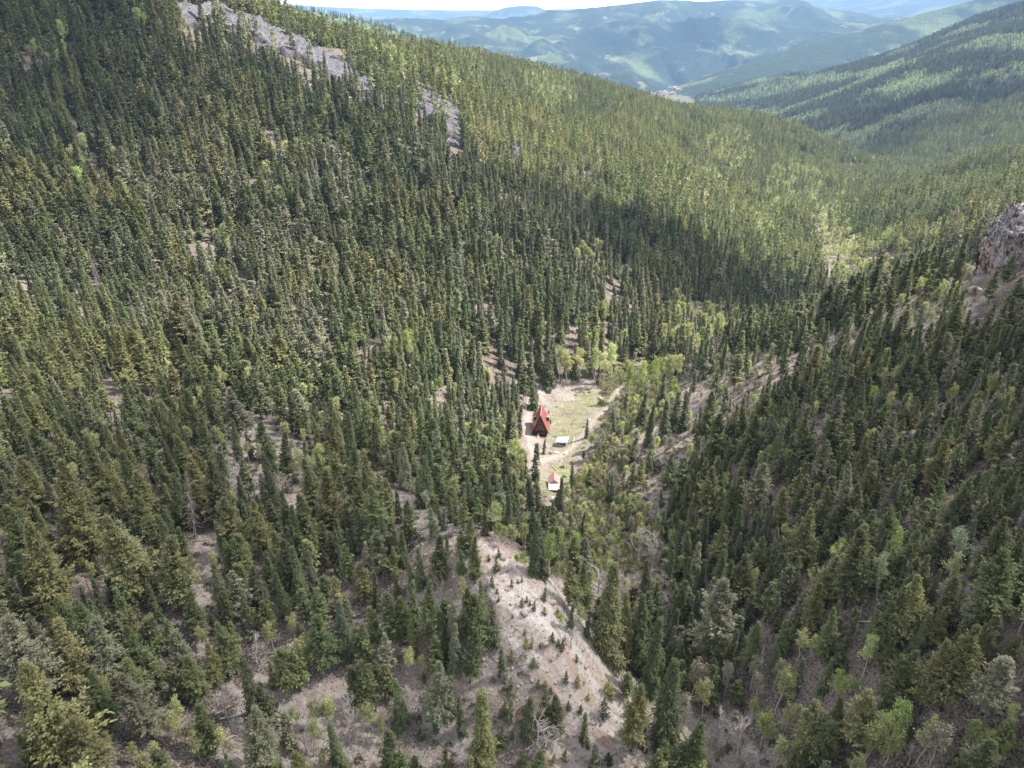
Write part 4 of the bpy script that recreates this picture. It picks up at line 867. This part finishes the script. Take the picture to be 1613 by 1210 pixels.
# far slopes: individually invisible trees
X, Y, Z, PX, PY, DP = scatter(8.6, -900, 4200, 1000, 3900, 31)
m_ = (DP > 1250) & ~((Y < 1700) & (X < 1350) & (X > -720)); X, Y, Z, PX, PY, DP = [a[m_] for a in (X, Y, Z, PX, PY, DP)]
n = len(X); rf = np.random.RandomState(12)
pat = fbm(X / 140, Y / 140, 4, 51) + rf.normal(0, .03, n)
green = np.clip((PX - 1050) / 200, 0, 1) * ((PY < 190)) 
isA = (pat > .60 - .115 * green) & (PX > 1050)
strip = in_poly(PX, PY, [(1085, 160), (1150, 148), (1220, 132), (1310, 113), (1340, 128), (1270, 142), (1200, 158), (1130, 165)])
isA |= strip & (rf.rand(n) < .8)
ylw = in_poly(PX, PY, [(380, -5), (430, 0), (620, 38), (680, 66), (640, 80), (430, 60)]) & (DP > 1600)
gap = (fbm(X / 50, Y / 50, 3, 61) < .27) | (ylw & (rf.rand(n) < .75))
bare = (np.hypot(PX - 1385, PY - 262) < 30) & (rf.rand(n) < .6)
kp = ~gap & ~bare & ~((PX > 975) & (PX < 1095) & (PY < 168) & (DP > 2500))
tn = np.where(isA[:, None], np.array([.30, .36, .16]), np.array([.120, .135, .075])) * rf.uniform(.45, 1.5, (n, 1))
tn = np.where((ylw & isA)[:, None], [.2, .2, .06], tn)
Hf = np.where(isA, rf.normal(9, 1.5, n), rf.normal(16, 3, n))
c_ = kp & ~isA; mass("far_forest", T_FAR, X[c_], Y[c_], Z[c_], Hf[c_], tn[c_], "dark conifer forest covering the far mountain slopes", "forest", 6, np.full(c_.sum(), 1.35))
c_ = kp & isA; mass("far_aspens", T_AFAR, X[c_], Y[c_], Z[c_], Hf[c_], tn[c_], "bright green aspen patches on the far right mountain", "forest", 4, np.full(c_.sum(), 1.25))
print("far", n)

# low shrubs and loose stones
sx, sy, sz, spx, spy, sdp = scatter(2.2, -190, 300, 20, 430, 15)
r8 = np.random.RandomState(8); n = len(sx)
p_ = .10 + np.where(spx > 950, .75, .34) * any_poly(OPEN, spx, spy) + 1.1 * in_poly(spx, spy, WILLOW) - .07 * in_poly(spx, spy, SCREE) - .05 * in_poly(spx, spy, CLEAR)
p_ = p_ * np.clip(fbm(sx / 12, sy / 12, 3, 63) * 2.4 - .4, 0, 1.5)
for ln, tw in zip(TRACK, (16, 6, 6, 5, 3)): p_ = np.where(seg_dist(spx, spy, ln) < tw, 0, p_)
p_ = np.where((spx > 832) & (spx < 900) & (spy > 650) & (spy < 715), 0, p_)
c_ = r8.rand(n) < p_
cols = np.array([(.08, .095, .04), (.14, .14, .06), (.30, .26, .17), (.34, .37, .16), (.27, .19, .16)])
pick = np.where(in_poly(spx, spy, WILLOW), r8.choice([1, 2, 3, 4, 3, 2], n), r8.choice([0, 0, 1, 2, 4], n))
mass("low_shrubs", T_BUSH, sx[c_], sy[c_], sz[c_] - .05, r8.uniform(.7, 2.1, n)[c_] * np.where(in_poly(spx, spy, WILLOW), 1.9, .9)[c_], cols[pick][c_] * r8.uniform(.8, 1.2, (n, 1))[c_], "low juniper and willow brush over the open ground", "shrubs", 4)
sx, sy, sz, spx, spy, sdp = scatter(1.0, -130, 130, 40, 350, 16)
r8 = np.random.RandomState(81); n = len(sx)
p_ = .03 + .95 * in_poly(spx, spy, SCREE) * np.clip(fbm(sx / 6, sy / 6, 3, 66) * 2.4 - .5, .15, 1) + 0.5 * any_poly(OPEN, spx, spy) * np.clip(fbm(sx / 5, sy / 5, 3, 67) * 2 - .5, 0, 1) + .12 * in_poly(spx, spy, CLEAR) + .5 * in_poly(spx, spy, [(850, 600), (900, 596), (950, 602), (945, 618), (905, 625), (880, 660), (862, 640)])
for ln, tw in zip(TRACK, (14, 5, 5, 4, 2)): p_ = np.where(seg_dist(spx, spy, ln) < tw, 0, p_)
c_ = r8.rand(n) < p_
mass("scree_stones", T_STONE, sx[c_], sy[c_], sz[c_], np.clip(r8.lognormal(-.85, .5, n), .15, 1.7)[c_], np.ones((c_.sum(), 3)), "loose pinkish stones strewn over the bare slopes", "stones", 5, tilt=.6)
print("stones", int(c_.sum()))

# ------------------------------------------------------------------ rock outcrops
m, t, b = mat("outcrop_rock", .9, .15); M_ROCK = m
tc = t.nodes.new("ShaderNodeTexCoord"); P = tc.outputs["Object"]
mp_ = N(t, "ShaderNodeMapping"); mp_.inputs["Scale"].default_value = (1, 1, .35); t.links.new(P, mp_.inputs[0])
k1 = noise(t, .25, 6, .7, mp_.outputs[0]); k2 = noise(t, .06, 4, .6, P); k3 = noise(t, 1.2, 5, .75, mp_.outputs[0])
c_ = mixc(t, ramp(t, k1, .38, .6), (.135, .13, .145), (.28, .27, .29))
c_ = mixc(t, ramp(t, k2, .6, .75), c_, (.30, .26, .24))
c_ = mixc(t, ramp(t, k3, .42, .56), (.07, .062, .068), c_)
t.links.new(c_, b.inputs["Base Color"])
bp = N(t, "ShaderNodeBump"); bp.inputs["Strength"].default_value = 1; bp.inputs["Distance"].default_value = 1.2
t.links.new(k3, bp.inputs["Height"]); t.links.new(bp.outputs[0], b.inputs["Normal"])

def rock_variant(name, ca, cb, cc, base_m):
    m_ = base_m.copy(); m_.name = name
    for n_ in m_.node_tree.nodes:
        if n_.type == 'MIX':
            pass
    mixes = [n_ for n_ in m_.node_tree.nodes if n_.type == 'MIX']
    mixes[0].inputs[6].default_value = (*ca, 1); mixes[0].inputs[7].default_value = (*cb, 1); mixes[1].inputs[7].default_value = (*cc, 1)
    rr = [n_ for n_ in m_.node_tree.nodes if n_.type == 'VALTORGB'][1]; rr.color_ramp.elements[0].position = .48; rr.color_ramp.elements[1].position = .56
    return m_
M_ROCKP = rock_variant("pink_cliff_rock", (.42, .38, .385), (.70, .64, .64), (.70, .54, .50), M_ROCK)
def slab(poly, zc0, zc1, up, name, label, step=1.0, sd=0):
    """a tilted rock slab standing proud of the slope"""
    pxs = [p[0] for p in poly]; pys = [p[1] for p in poly]
    cx, cy, cz, ok_ = hit(pxs, [max(p, 8) for p in pys])
    x0, x1, y0, y1 = cx.min() - 12, cx.max() + 12, cy.min() - 12, cy.max() + 12
    gx, gy = np.meshgrid(np.arange(x0, x1, step), np.arange(y0, y1, step))
    gz = height(gx, gy); px, py, dp = project(gx, gy, gz)
    jx = (fbm(gx / 9, gy / 9, 3, 71 + sd) - .5) * 30; jy = (fbm(gx / 9, gy / 9, 3, 72 + sd) - .5) * 16
    ins = in_poly(px + jx, py + jy, poly).astype(float)
    s_ = ins.copy()
    for _ in range(2):
        s_ = (s_ + np.roll(s_, 1, 0) + np.roll(s_, -1, 0) + np.roll(s_, 1, 1) + np.roll(s_, -1, 1)) / 5
    top = np.interp(px, [p[0] for p in poly[:len(poly) // 2 + 1]], [p[1] for p in poly[:len(poly) // 2 + 1]])
    prof = np.clip(1 - (py - top) / 45.0, .12, 1)
    blocks = fbm(gx / 6, gy / 3.2, 3, 75 + sd); crack = np.abs(fbm(gx / 2.6, gy / 7, 3, 76 + sd) - .5) * 2
    off = s_ * (up * prof + 3.4 * (np.floor(blocks * 7) / 7) + 2.6 * crack) - .9 * (1 - s_) * 3
    v = np.stack([gx, gy, gz + off], -1).reshape(-1, 3)
    h_, w_ = gx.shape; id_ = np.arange(h_ * w_).reshape(h_, w_)
    f = np.stack([id_[:-1, :-1], id_[:-1, 1:], id_[1:, 1:], id_[1:, :-1]], -1).reshape(-1, 4)
    keep_ = (s_.ravel()[f] > .02).any(1); f = f[keep_]
    u_, inv = np.unique(f, return_inverse=True)
    c0 = v[u_].mean(0)
    link(name, mesh_np(name, v[u_] - c0, inv.reshape(f.shape), [M_ROCK]), loc=c0, label=label, cat="rock outcrop", group=None)
slab(CLIFFS[0], 0, 0, 7.0, "rock_cliff", "long grey lilac rock rib slanting down the upper mountainside", 1.0, 0)
slab(CLIFFS[1], 0, 0, 5.0, "rock_outcrop", "short grey crag below the lower end of the long rock rib", .9, 5)
slab([(905, 250), (940, 252), (985, 275), (1025, 282), (1022, 305), (985, 300), (950, 292), (915, 285)], 0, 0, 3.0, "rock_outcrop", "broken pale crag among conifers above the cabin valley", 1.0, 9)
slab([(800, 235), (822, 236), (825, 255), (803, 252)], 0, 0, 3, "rock_outcrop", "small pale crag between the short crag and broken crag", 1.0, 13)
slab([(1430, 330), (1500, 312), (1560, 318), (1550, 330), (1500, 330), (1440, 345)], 0, 0, 1.5, "rock_ledge", "tan rock ledge on the far right ridge behind the cliff", 1.2, 17)

def boulder(name, loc, scl, sub, sd, amp, label, pw=.75, cat="boulder", rot=0, mt=None):
    bm = bmesh.new(); bmesh.ops.create_icosphere(bm, subdivisions=sub, radius=1)
    v = np.array([q.co[:] for q in bm.verts]); f = np.array([[q.index for q in p.verts] for p in bm.faces]); bm.free()
    v = np.sign(v) * np.abs(v) ** pw
    w = v * np.array(scl)
    q1 = fbm(w[:, 0] / 5 + w[:, 2] * .2 + 50, w[:, 1] / 5 + 50 - w[:, 2] * .1, 4, sd); q2 = fbm(w[:, 0] / 2 + 20, w[:, 2] / 5 + 20 + w[:, 1] / 3, 4, sd + 3)
    q3 = np.floor(fbm(w[:, 2] / 3.5 + 90, w[:, 0] / 9 + 90, 2, sd + 8) * 6) / 6
    w = w * (1 + amp * ((q1 - .5) * 1.3 + (np.abs(q2 - .5) * 2 - .4) * .9 + (q3 - .5) * .7))[:, None]
    o = link(name, mesh_np(name, w, f, [mt or M_ROCK]), loc=loc, label=label, cat=cat)
    o.rotation_euler = (0, 0, rot)
bx_, by_, bz_ = world_at(1632, 402, 236)
boulder("rock_cliff", (bx_, by_, bz_ - 1), (17.5, 12, 17), 6, 5, .30, "massive pink and grey cliff jutting from the right hillside", .62, "cliff", .3, M_ROCKP)
bo = 0
for (q, w_, z_, txt) in (((928, 663), .9, .7, "white boulder at the near side of the meadow track"), ((945, 628), 1.5, 1.0, "pale boulder at the upper end of the clearing"), ((1057, 712), 1.3, 1.0, "whitish boulder on the bare slope across the track"), ((826, 968), 1.0, .8, "pale boulder in the middle of the scree chute"),
                         ((870, 950), .8, .6, "small tan boulder near the upper scree edge"), ((792, 878), .9, .7, "boulder at the head of the scree chute"), ((1075, 745), 1.6, 1.2, "grey boulder below the two logs on the bare slope"), ((648, 842), 1.8, 1.2, "pinkish boulder beside the charred log"),
                         ((500, 705), 2.4, 1.9, "large pale boulder in the clearing of the left spur"), ((860, 1015), .7, .6, "low boulder beside saplings on the scree"), ((1440, 690), 2.0, 1.6, "white boulder among trees on the near right slope"), ((1535, 460), 2.2, 1.6, "grey boulder on stony ground under the pink cliff")):
    x_, y_, zz_, _o = hit(*q)
    bo += 1
    boulder("boulder", (x_[0], y_[0], zz_[0] + z_ * .25), (w_, w_ * .8, z_), 3, 20 + bo, .5, txt, .8, "boulder", bo * 1.3, M_STONE)

# ------------------------------------------------------------------ fallen logs
def log_between(p, q, rad, mt, label, lift=0.12, k=0):
    a = np.array(p); b_ = np.array(q); r = np.random.RandomState(k + 5)
    t_ = np.linspace(0, 1, 7)[:, None]; pts = a + (b_ - a) * t_ + r.normal(0, .05, (7, 3)); pts[:, 2] += lift
    parts = [tube(pts, np.linspace(rad, rad * .35, 7), 6)]
    for i in range(r.randint(2, 6)):
        u = r.uniform(.3, .95); s = a + (b_ - a) * u; s[2] += lift; d = unit(r.normal(0, 1, 3)); d[2] = abs(d[2]); parts.append(tube([s, s + d * .5, s + d * r.uniform(.7, 1.6)], [.05, .04, .015], 3))
    v, f = join(parts); c0 = a
    link("fallen_log", mesh_np("fallen_log", v - c0, f, [mt], smooth=True), loc=c0, label=label, cat="log", group="fallen logs on open ground")
M_CHAR = plain("charred_wood", (.07, .06, .055), (.03, .027, .025), 3)
LOGS = [((652, 843), (684, 824), M_CHAR, "charred black log lying on the pale spur above the scree"), ((337, 1128), (378, 1106), M_DEAD, "grey log under trees in the gap of the lower slope"),
        ((346, 1133), (384, 1126), M_PALE, "bleached log crossing behind the grey log"), ((423, 1111), (444, 1126), M_DEAD, "grey log beside the broad conifer on the lower slope"),
        ((350, 1168), (376, 1158), M_PALE, "bleached log in the dark hollow of the lower slope"), ((1350, 980), (1384, 1001), M_PALE, "long bleached log propped among spruces"),
        ((1064, 722), (1088, 704), M_PALE, "white log on the bare slope across from the cabins"), ((1010, 768), (1019, 782), M_PALE, "white log stub above the creek brush"),
        ((1526, 940), (1527, 956), M_PALE, "short white log in the opening of the near hillside"), ((1512, 977), (1526, 960), M_DEAD, "grey log slanting in the opening of the near hillside"),
        ((905, 690), (898, 716), M_PALE, "white log lying beside the bend of the track"), ((176, 1138), (183, 1126), M_PALE, "bright white log sliver in the lower slope"),
        ((765, 1024), (781, 1042), M_DEAD, "grey log at the edge of the scree chute"), ((787, 905), (806, 898), M_DEAD, "weathered log across the head of the scree"),
        ((868, 727), (880, 738), M_PALE, "pale log in the grass by the white-roofed shed"), ((876, 742), (866, 731), M_DEAD, "grey log crossing a pale log near the shed"),
        ((108, 738), (122, 752), M_DEAD, "grey log jumble in the opening of the left slope"), ((70, 705), (92, 704), M_PALE, "thin bleached log under a pine of the left slope"),
        ((1240, 620), (1262, 628), M_DEAD, "grey log on the bare patch of the near hillside")]
for k, (p, q, mt, lb) in enumerate(LOGS):
    x_, y_, z_, _o = hit([p[0], q[0]], [p[1], q[1]])
    if k == 5: z_[1] += 3.0
    log_between((x_[0], y_[0], z_[0]), (x_[1], y_[1], z_[1]), .17, mt, lb, k=k)
# scattered deadfall: too many and too thin to count
lx, ly, lz, lpx, lpy, ldp = scatter(2.4, -170, 230, 25, 330, 77)
r7 = np.random.RandomState(70)
c_ = (any_poly(OPEN, lpx, lpy) & (r7.rand(len(lx)) < .10)) | (~any_poly([SCREE, CLEAR], lpx, lpy) & (lpy > 560) & (r7.rand(len(lx)) < .02))
for ln, tw in zip(TRACK, (16, 7, 7, 7, 3)): c_ &= seg_dist(lpx, lpy, ln) > tw
V_ = []
for i in np.where(c_)[0]:
    a = r7.rand() * 6.283; L_ = r7.uniform(2.5, 6.5); dx_, dy_ = math.cos(a) * L_, math.sin(a) * L_
    zz = height(np.array([lx[i], lx[i] + dx_]), np.array([ly[i], ly[i] + dy_]))
    V_.append(tube([(lx[i], ly[i], zz[0] + .1), (lx[i] + dx_ / 2, ly[i] + dy_ / 2, zz.mean() + .15), (lx[i] + dx_, ly[i] + dy_, zz[1] + .1)], [.11, .09, .04], 4))
link("deadfall", mesh_np("deadfall", *join(V_), [M_DEAD]), kind="stuff", label="thin grey deadfall littering the forest floor", cat="deadfall")
print("deadfall", len(V_))

# ------------------------------------------------------------------ buildings
def boxv(x0, x1, y0, y1, z0, z1):
    v = [(x0, y0, z0), (x1, y0, z0), (x1, y1, z0), (x0, y1, z0), (x0, y0, z1), (x1, y0, z1), (x1, y1, z1), (x0, y1, z1)]
    return np.array(v, float), np.array([(0, 3, 2, 1), (4, 5, 6, 7), (0, 1, 5, 4), (1, 2, 6, 5), (2, 3, 7, 6), (3, 0, 4, 7)])
def prism(poly, y0, y1):
    """outline in x,z extruded along y"""
    n_ = len(poly); v = [(x, y0, z) for x, z in poly] + [(x, y1, z) for x, z in poly]
    bm = bmesh.new(); vs = [bm.verts.new(p) for p in v]
    bm.faces.new(vs[:n_]); bm.faces.new(vs[n_:][::-1])
    for i in range(n_): bm.faces.new((vs[i], vs[n_ + i], vs[n_ + (i + 1) % n_], vs[(i + 1) % n_]))
    bmesh.ops.recalc_face_normals(bm, faces=bm.faces)
    me_ = bpy.data.meshes.new("prism"); bm.to_mesh(me_); bm.free(); return me_
def part(name, geo, mt, parent, label=None):
    me_ = geo if isinstance(geo, bpy.types.Mesh) else mesh_np(name, *geo, [mt])
    if isinstance(geo, bpy.types.Mesh): me_.materials.append(mt)
    return link(name, me_, parent=parent, label=label)
M_RED = plain("red_metal_roof", (.27, .085, .078), (.22, .07, .065), .8, .45, .4)
M_WOOD = plain("red_brown_boards", (.17, .070, .045), (.10, .042, .03), 3, .8)
M_DARK = plain("dark_boards", (.06, .04, .033), (.035, .025, .02), 3, .8)
M_TRIM = plain("white_trim", (.75, .74, .72), (.62, .61, .59), 2, .6)
M_GLASS = plain("window_glass", (.06, .07, .08), (.04, .05, .06), 1, .12, .5)
M_WHITE = plain("white_metal_roof", (.56, .56, .57), (.42, .43, .45), .9, .45, .4)
M_GREYW = plain("grey_weathered_boards", (.30, .30, .30), (.17, .17, .175), 2.5, .85)
M_PINKR = plain("faded_red_roof", (.50, .30, .28), (.40, .22, .20), 1.2, .7)
M_CONC = plain("pale_steps", (.48, .45, .42), (.36, .33, .31), 3, .9)

x_, y_, z_, _o = hit(851, 688)
cab = link("a_frame_cabin", None, loc=(x_[0], y_[0] + 1.0, z_[0] - .4), label="red-roofed triangular cabin at the head of the clearing", cat="cabin")
cab.rotation_euler = (0, 0, math.radians(-5))
W_, H_, L_, B_ = 3.75, 8.6, 9.5, 2.2           # half width, roof height, length, height of the storey below
e_ = .17
part("roof", prism([(-W_, B_ - .5), (0, B_ + H_), (W_, B_ - .5), (W_ - .25, B_ - .55), (0, B_ + H_ - .45), (-W_ + .25, B_ - .55)], -1.0, L_), M_RED, cab)
rf = cab.children[0]
part("ridge_cap", prism([(-.22, B_ + H_ - .47), (0, B_ + H_ + .06), (.22, B_ + H_ - .47), (0, B_ + H_ + .01)], -1.05, L_ + .05), M_TRIM if False else plain("ridge_metal", (.62, .30, .27), (.55, .26, .24), 1, .5), rf)
part("stovepipe", tube([(-1.35, 7.2, B_ + 5.0), (-1.35, 7.2, B_ + 8.1)], [.14, .14], 8), plain("pipe_metal", (.6, .6, .6), (.45, .45, .45), 3, .4), rf)
for s in (-1, 1):
    part("barge_board", prism([(s * W_, B_ - .52), (0, B_ + H_ - .0), (0, B_ + H_ - .5), (s * (W_ - .3), B_ - .56)] if s > 0 else [(0, B_ + H_), (-W_, B_ - .52), (-W_ + .3, B_ - .56), (0, B_ + H_ - .5)], -1.06, -1.005), M_DARK, rf)
fw = part("front_wall", prism([(-W_ + .45, B_), (0, B_ + H_ - .95), (W_ - .45, B_)], -.2, .0), M_WOOD, cab)
part("back_wall", prism([(-W_ + .45, B_), (0, B_ + H_ - .95), (W_ - .45, B_)], L_ - .4, L_ - .2), M_WOOD, cab)
for (a, b_, c, d) in ((-1.15, -.15, .25, 2.5), (.15, 1.15, .25, 2.5), (-.75, .75, 3.2, 4.4), (-2.15, -1.45, .5, 1.5), (1.45, 2.15, .5, 1.5)):
    w__ = part("window", boxv(a, b_, -.27, -.2, B_ + c, B_ + d), plain("window_frame", (.42, .28, .2), (.35, .22, .16), 2), fw)
    w2 = part("window_pane", boxv(a + .09, b_ - .09, -.29, -.272, B_ + c + .09, B_ + d - .09), M_GLASS, fw)
part("lower_wall", boxv(-2.9, 2.9, .1, L_ - .6, -1.2, B_ - .02), M_DARK, cab)
part("deck", boxv(-2.6, 2.6, -1.1, -.22, B_ - .25, B_ - .03), M_WOOD, cab)
part("door", boxv(-1.3, -.3, -.03, .09, 0, 1.95), M_TRIM, cab)
st = [boxv(-1.3 + 0, -.3, -1.6 - k * .35, -1.25 - k * .35, -.6, 1.6 - k * .33) for k in range(5)]
part("steps", join(st), M_CONC, cab)
for s in (-1, 1):
    part("deck_post", boxv(s * 2.4 - .08, s * 2.4 + .08, -1.08, -.9, -1.0, B_ - .26), M_WOOD, cab)
    dm = part("dormer", boxv(min(s * 1.1, s * 3.35), max(s * 1.1, s * 3.35), 5.6, 8.2, B_ + 2.1, B_ + 4.2), M_WOOD, cab)
    part("dormer_roof", boxv(min(s * .9, s * 3.7), max(s * .9, s * 3.7), 5.3, 8.5, B_ + 4.21, B_ + 4.36), M_RED, dm)
    part("fascia", join([boxv(min(s * 1.6, s * 3.7), max(s * 1.6, s * 3.7), 5.22, 5.295, B_ + 4.1, B_ + 4.38), boxv(min(s * 3.42, s * 3.68), max(s * 3.42, s * 3.68), 5.22, 5.295, B_ + 1.9, B_ + 4.09), boxv(min(s * 3.705, s * 3.76), max(s * 3.705, s * 3.76), 5.3, 8.5, B_ + 4.1, B_ + 4.38)]), M_TRIM, dm)
    part("window_pane", boxv(min(s * 3.352, s * 3.37), max(s * 3.352, s * 3.37), 6.2, 7.6, B_ + 2.6, B_ + 3.8), M_GLASS, dm)

x_, y_, z_, _o = hit(885, 703)
sh = link("shed", None, loc=(x_[0], y_[0], z_[0] - .2), label="grey shed with a slanted white metal roof beside the track", cat="shed")
sh.rotation_euler = (0, 0, math.radians(-14)); sh.scale = (.86, .86, .86)
part("wall", boxv(-2.6, 2.1, 0, 3.6, -.6, 2.3), M_GREYW, sh)
part("roof", prism([(-2.9, 2.32), (2.6, 3.0), (2.6, 3.12), (-2.9, 2.44)], -.6, 4.4), M_WHITE, sh)
part("gable_board", prism([(-2.6, 2.302), (2.1, 2.302), (2.1, 2.92)], .01, 3.59), M_GREYW, sh)
part("window", boxv(-.9, .3, -.05, -.004, .9, 1.8), M_GLASS, sh)
part("door", boxv(.8, 1.7, -.05, -.004, -.4, 1.7), M_DARK, sh)
part("sill_board", boxv(-2.6, .6, -.25, -.052, .3, .55), M_TRIM, sh)
x2, y2, z2, _o = hit([876, 891], [714, 715])
for k in range(2):
    boulder("firewood_pile", (x2[k], y2[k], z2[k] + .2), (1.0, .5, .45), 2, 60 + k, .5, ("pale pile of cut wood at the near corner of the shed", "pale pile of cut wood beside the track near the shed")[k], .7, "woodpile", k, M_PALE)

x_, y_, z_, _o = hit(873, 771)
hs = link("small_cabin", None, loc=(x_[0], y_[0] + .5, z_[0] - .2), label="small brown cabin with a white porch roof behind a tall spruce", cat="cabin")
hs.rotation_euler = (0, 0, math.radians(-2))
part("wall", boxv(-1.75, 1.75, 0, 4.2, -1.0, 2.3), plain("mauve_boards", (.24, .16, .15), (.14, .10, .09), 3), hs)
part("roof", prism([(-2.15, 2.1), (0, 4.0), (2.15, 2.1), (2.0, 2.02), (0, 3.8), (-2.0, 2.02)], -.05, 4.6), M_PINKR, hs)
part("gable", prism([(-1.75, 2.303), (0, 3.78), (1.75, 2.303)], .02, 4.18), M_PINKR, hs)
pr = part("porch_roof", prism([(-2.1, 0), (2.1, 0), (2.1, .1), (-2.1, .1)], 0, 3.0), M_WHITE, hs)
pr.location = (0, -2.95, 1.62); pr.rotation_euler = (math.radians(14), 0, 0)
for s in (-1, 1): part("porch_post", boxv(s * 1.9 - .07, s * 1.9 + .07, -2.8, -2.66, -1.4, 1.66), M_GREYW, hs)
part("door", boxv(-.5, .4, -.06, -.004, -.3, 1.75), M_DARK, hs)
part("window", boxv(.75, 1.4, -.06, -.004, .7, 1.5), M_GLASS, hs)
x_, y_, z_, _o = hit(872, 792)
wb = link("outhouse", None, loc=(x_[0], y_[0], z_[0] - .1), label="tiny low hut with a white roof below the small cabin", cat="hut")
part("wall", boxv(-.8, .8, 0, 1.2, -.6, 1.5), M_GREYW, wb); part("door", boxv(-.35, .35, -.05, -.004, 0, 1.35), M_DARK, wb)
r_ = part("roof", boxv(-1.0, 1.0, -.3, 1.5, 0, .08), M_WHITE, wb); r_.location = (0, 0, 1.56); r_.rotation_euler = (math.radians(9), 0, 0)

# far town on the meadow of the main valley
M_TOWN = plain("town_walls", (.5, .46, .42), (.3, .2, .17), .02)
tx_, ty_, tz_ = world_at(np.array([1028, 1034, 1041, 1048, 1052, 1058, 1064, 1069, 1046, 1060]), 150, np.array([4300, 4250, 4320, 4200, 4080, 4330, 4260, 4150, 4000, 4020]))
tz_ = height(tx_, ty_); _o = np.ones(10, bool)
for k in range(10):
    if not _o[k]: continue
    hW, hL, hH = 9 + (k * 7) % 9, 12 + (k * 5) % 14, 6 + k % 4
    o = link("house", None, loc=(tx_[k], ty_[k], tz_[k]), label="distant " + ("grey", "white", "brown", "pale", "tan", "long white", "low grey", "small brown", "broad pale", "narrow tan")[k] + " house on the valley meadow", cat="house", group="distant town houses")
    part("wall", boxv(-hL, hL, -hW, hW, -4, hH), M_TOWN, o)
    part("roof", prism([(-hL - 1, hH + .01), (0, hH + 5), (hL + 1, hH + .01)], -hW - 1, hW + 1), (M_WHITE, M_PINKR, M_GREYW)[k % 3], o)

# ------------------------------------------------------------------ thin clouds overhead (they shade parts of the valley)
m = bpy.data.materials.new("cloud_vapour"); m.use_nodes = True; t = m.node_tree; M_CLOUD = m
for q in list(t.nodes): t.nodes.remove(q)
out = t.nodes.new("ShaderNodeOutputMaterial"); tr = t.nodes.new("ShaderNodeBsdfTransparent"); df = t.nodes.new("ShaderNodeBsdfDiffuse"); df.inputs[0].default_value = (.9, .9, .9, 1)
tl_ = t.nodes.new("ShaderNodeBsdfTranslucent"); tl_.inputs[0].default_value = (.9, .9, .92, 1)
ad = t.nodes.new("ShaderNodeMixShader"); ad.inputs[0].default_value = .6; t.links.new(df.outputs[0], ad.inputs[1]); t.links.new(tl_.outputs[0], ad.inputs[2])
tc = t.nodes.new("ShaderNodeTexCoord"); k1 = noise(t, 2.2, 4, .55, tc.outputs["Object"])
sx3 = t.nodes.new("ShaderNodeVectorMath"); sx3.operation = 'MULTIPLY'; sx3.inputs[1].default_value = (1, 1, 0); t.links.new(tc.outputs["Object"], sx3.inputs[0])
ln3 = t.nodes.new("ShaderNodeVectorMath"); ln3.operation = 'LENGTH'; t.links.new(sx3.outputs[0], ln3.inputs[0])
a_ = N(t, "ShaderNodeMath", operation='MULTIPLY_ADD'); t.links.new(ln3.outputs["Value"], a_.inputs[0]); a_.inputs[1].default_value = -1.0
t.links.new(ramp(t, k1, .2, .8, (.55, .55, .55), (1.25, 1.25, 1.25)), a_.inputs[2])
rp = ramp(t, a_.outputs[0], .0, .5, (0, 0, 0), (.45, .45, .45))
mx = t.nodes.new("ShaderNodeMixShader"); t.links.new(rp, mx.inputs[0]); t.links.new(tr.outputs[0], mx.inputs[1]); t.links.new(ad.outputs[0], mx.inputs[2]); t.links.new(mx.outputs[0], out.inputs[0])
def cloud(gx, gy, gz, rx, ry, alt, rot, label):
    k_ = (alt - gz) / SDIR.z
    bm = bmesh.new(); bmesh.ops.create_icosphere(bm, subdivisions=4, radius=1)
    v = np.array([q.co[:] for q in bm.verts]); f = np.array([[q.index for q in p.verts] for p in bm.faces]); bm.free()
    v = v * (1 + .25 * (fbm(v[:, 0] * 2 + 9 + gx, v[:, 1] * 2 + 9 + v[:, 2], 3, 5) - .5))[:, None]
    o = link("cloud", mesh_np("cloud", v, f, [M_CLOUD], smooth=True), loc=(gx + SDIR.x * k_, gy + SDIR.y * k_, alt), label=label, cat="cloud", kind="stuff")
    o.scale = (rx, ry, min(rx, ry) * .18); o.rotation_euler = (0, 0, rot)
CLOUDS = [(10, 95, 60, 420, 160, 800, .1), (-360, 450, 110, 230, 140, 820, .5), (120, 470, 10, 190, 80, 780, -.25),
          (900, 1800, -60, 480, 260, 1100, .3), (2500, 3000, 150, 500, 300, 1300, .2), (1500, 7200, 100, 1300, 700, 1800, .1), (3300, 6400, 50, 1500, 800, 1800, .4), (-100, 9000, 100, 1600, 900, 1900, 0)]

for c in CLOUDS: cloud(*c, "thin white cloud drifting overhead")

# ------------------------------------------------------------------ the air between here and the far mountains
zb, zt = float(GZ.min()) - 1.0, float(GZ.max()) + 30.0
print('haze', zb, zt)
hv = np.array([(x_, y_, z_) for z_ in (zb, zt) for x_, y_ in ((-17500, -260), (17500, -260), (17500, 19500), (-17500, 19500))], float)
hz_me = mesh_np("haze", hv, np.array([(0, 3, 2, 1), (4, 5, 6, 7), (0, 1, 5, 4), (1, 2, 6, 5), (2, 3, 7, 6), (3, 0, 4, 7)]))
m = bpy.data.materials.new("air"); m.use_nodes = True; t = m.node_tree
t.nodes.remove(t.nodes["Principled BSDF"])
pv = t.nodes.new("ShaderNodeVolumePrincipled"); pv.inputs["Color"].default_value = (.38, .61, 1.0, 1); pv.inputs["Density"].default_value = HAZE
pv.inputs["Anisotropy"].default_value = .1
t.links.new(pv.outputs[0], t.nodes["Material Output"].inputs["Volume"])
hz_me.materials.append(m)
if HAZE > 0: link("haze", hz_me, kind="stuff", label="pale blue air fading the far mountains", cat="haze")
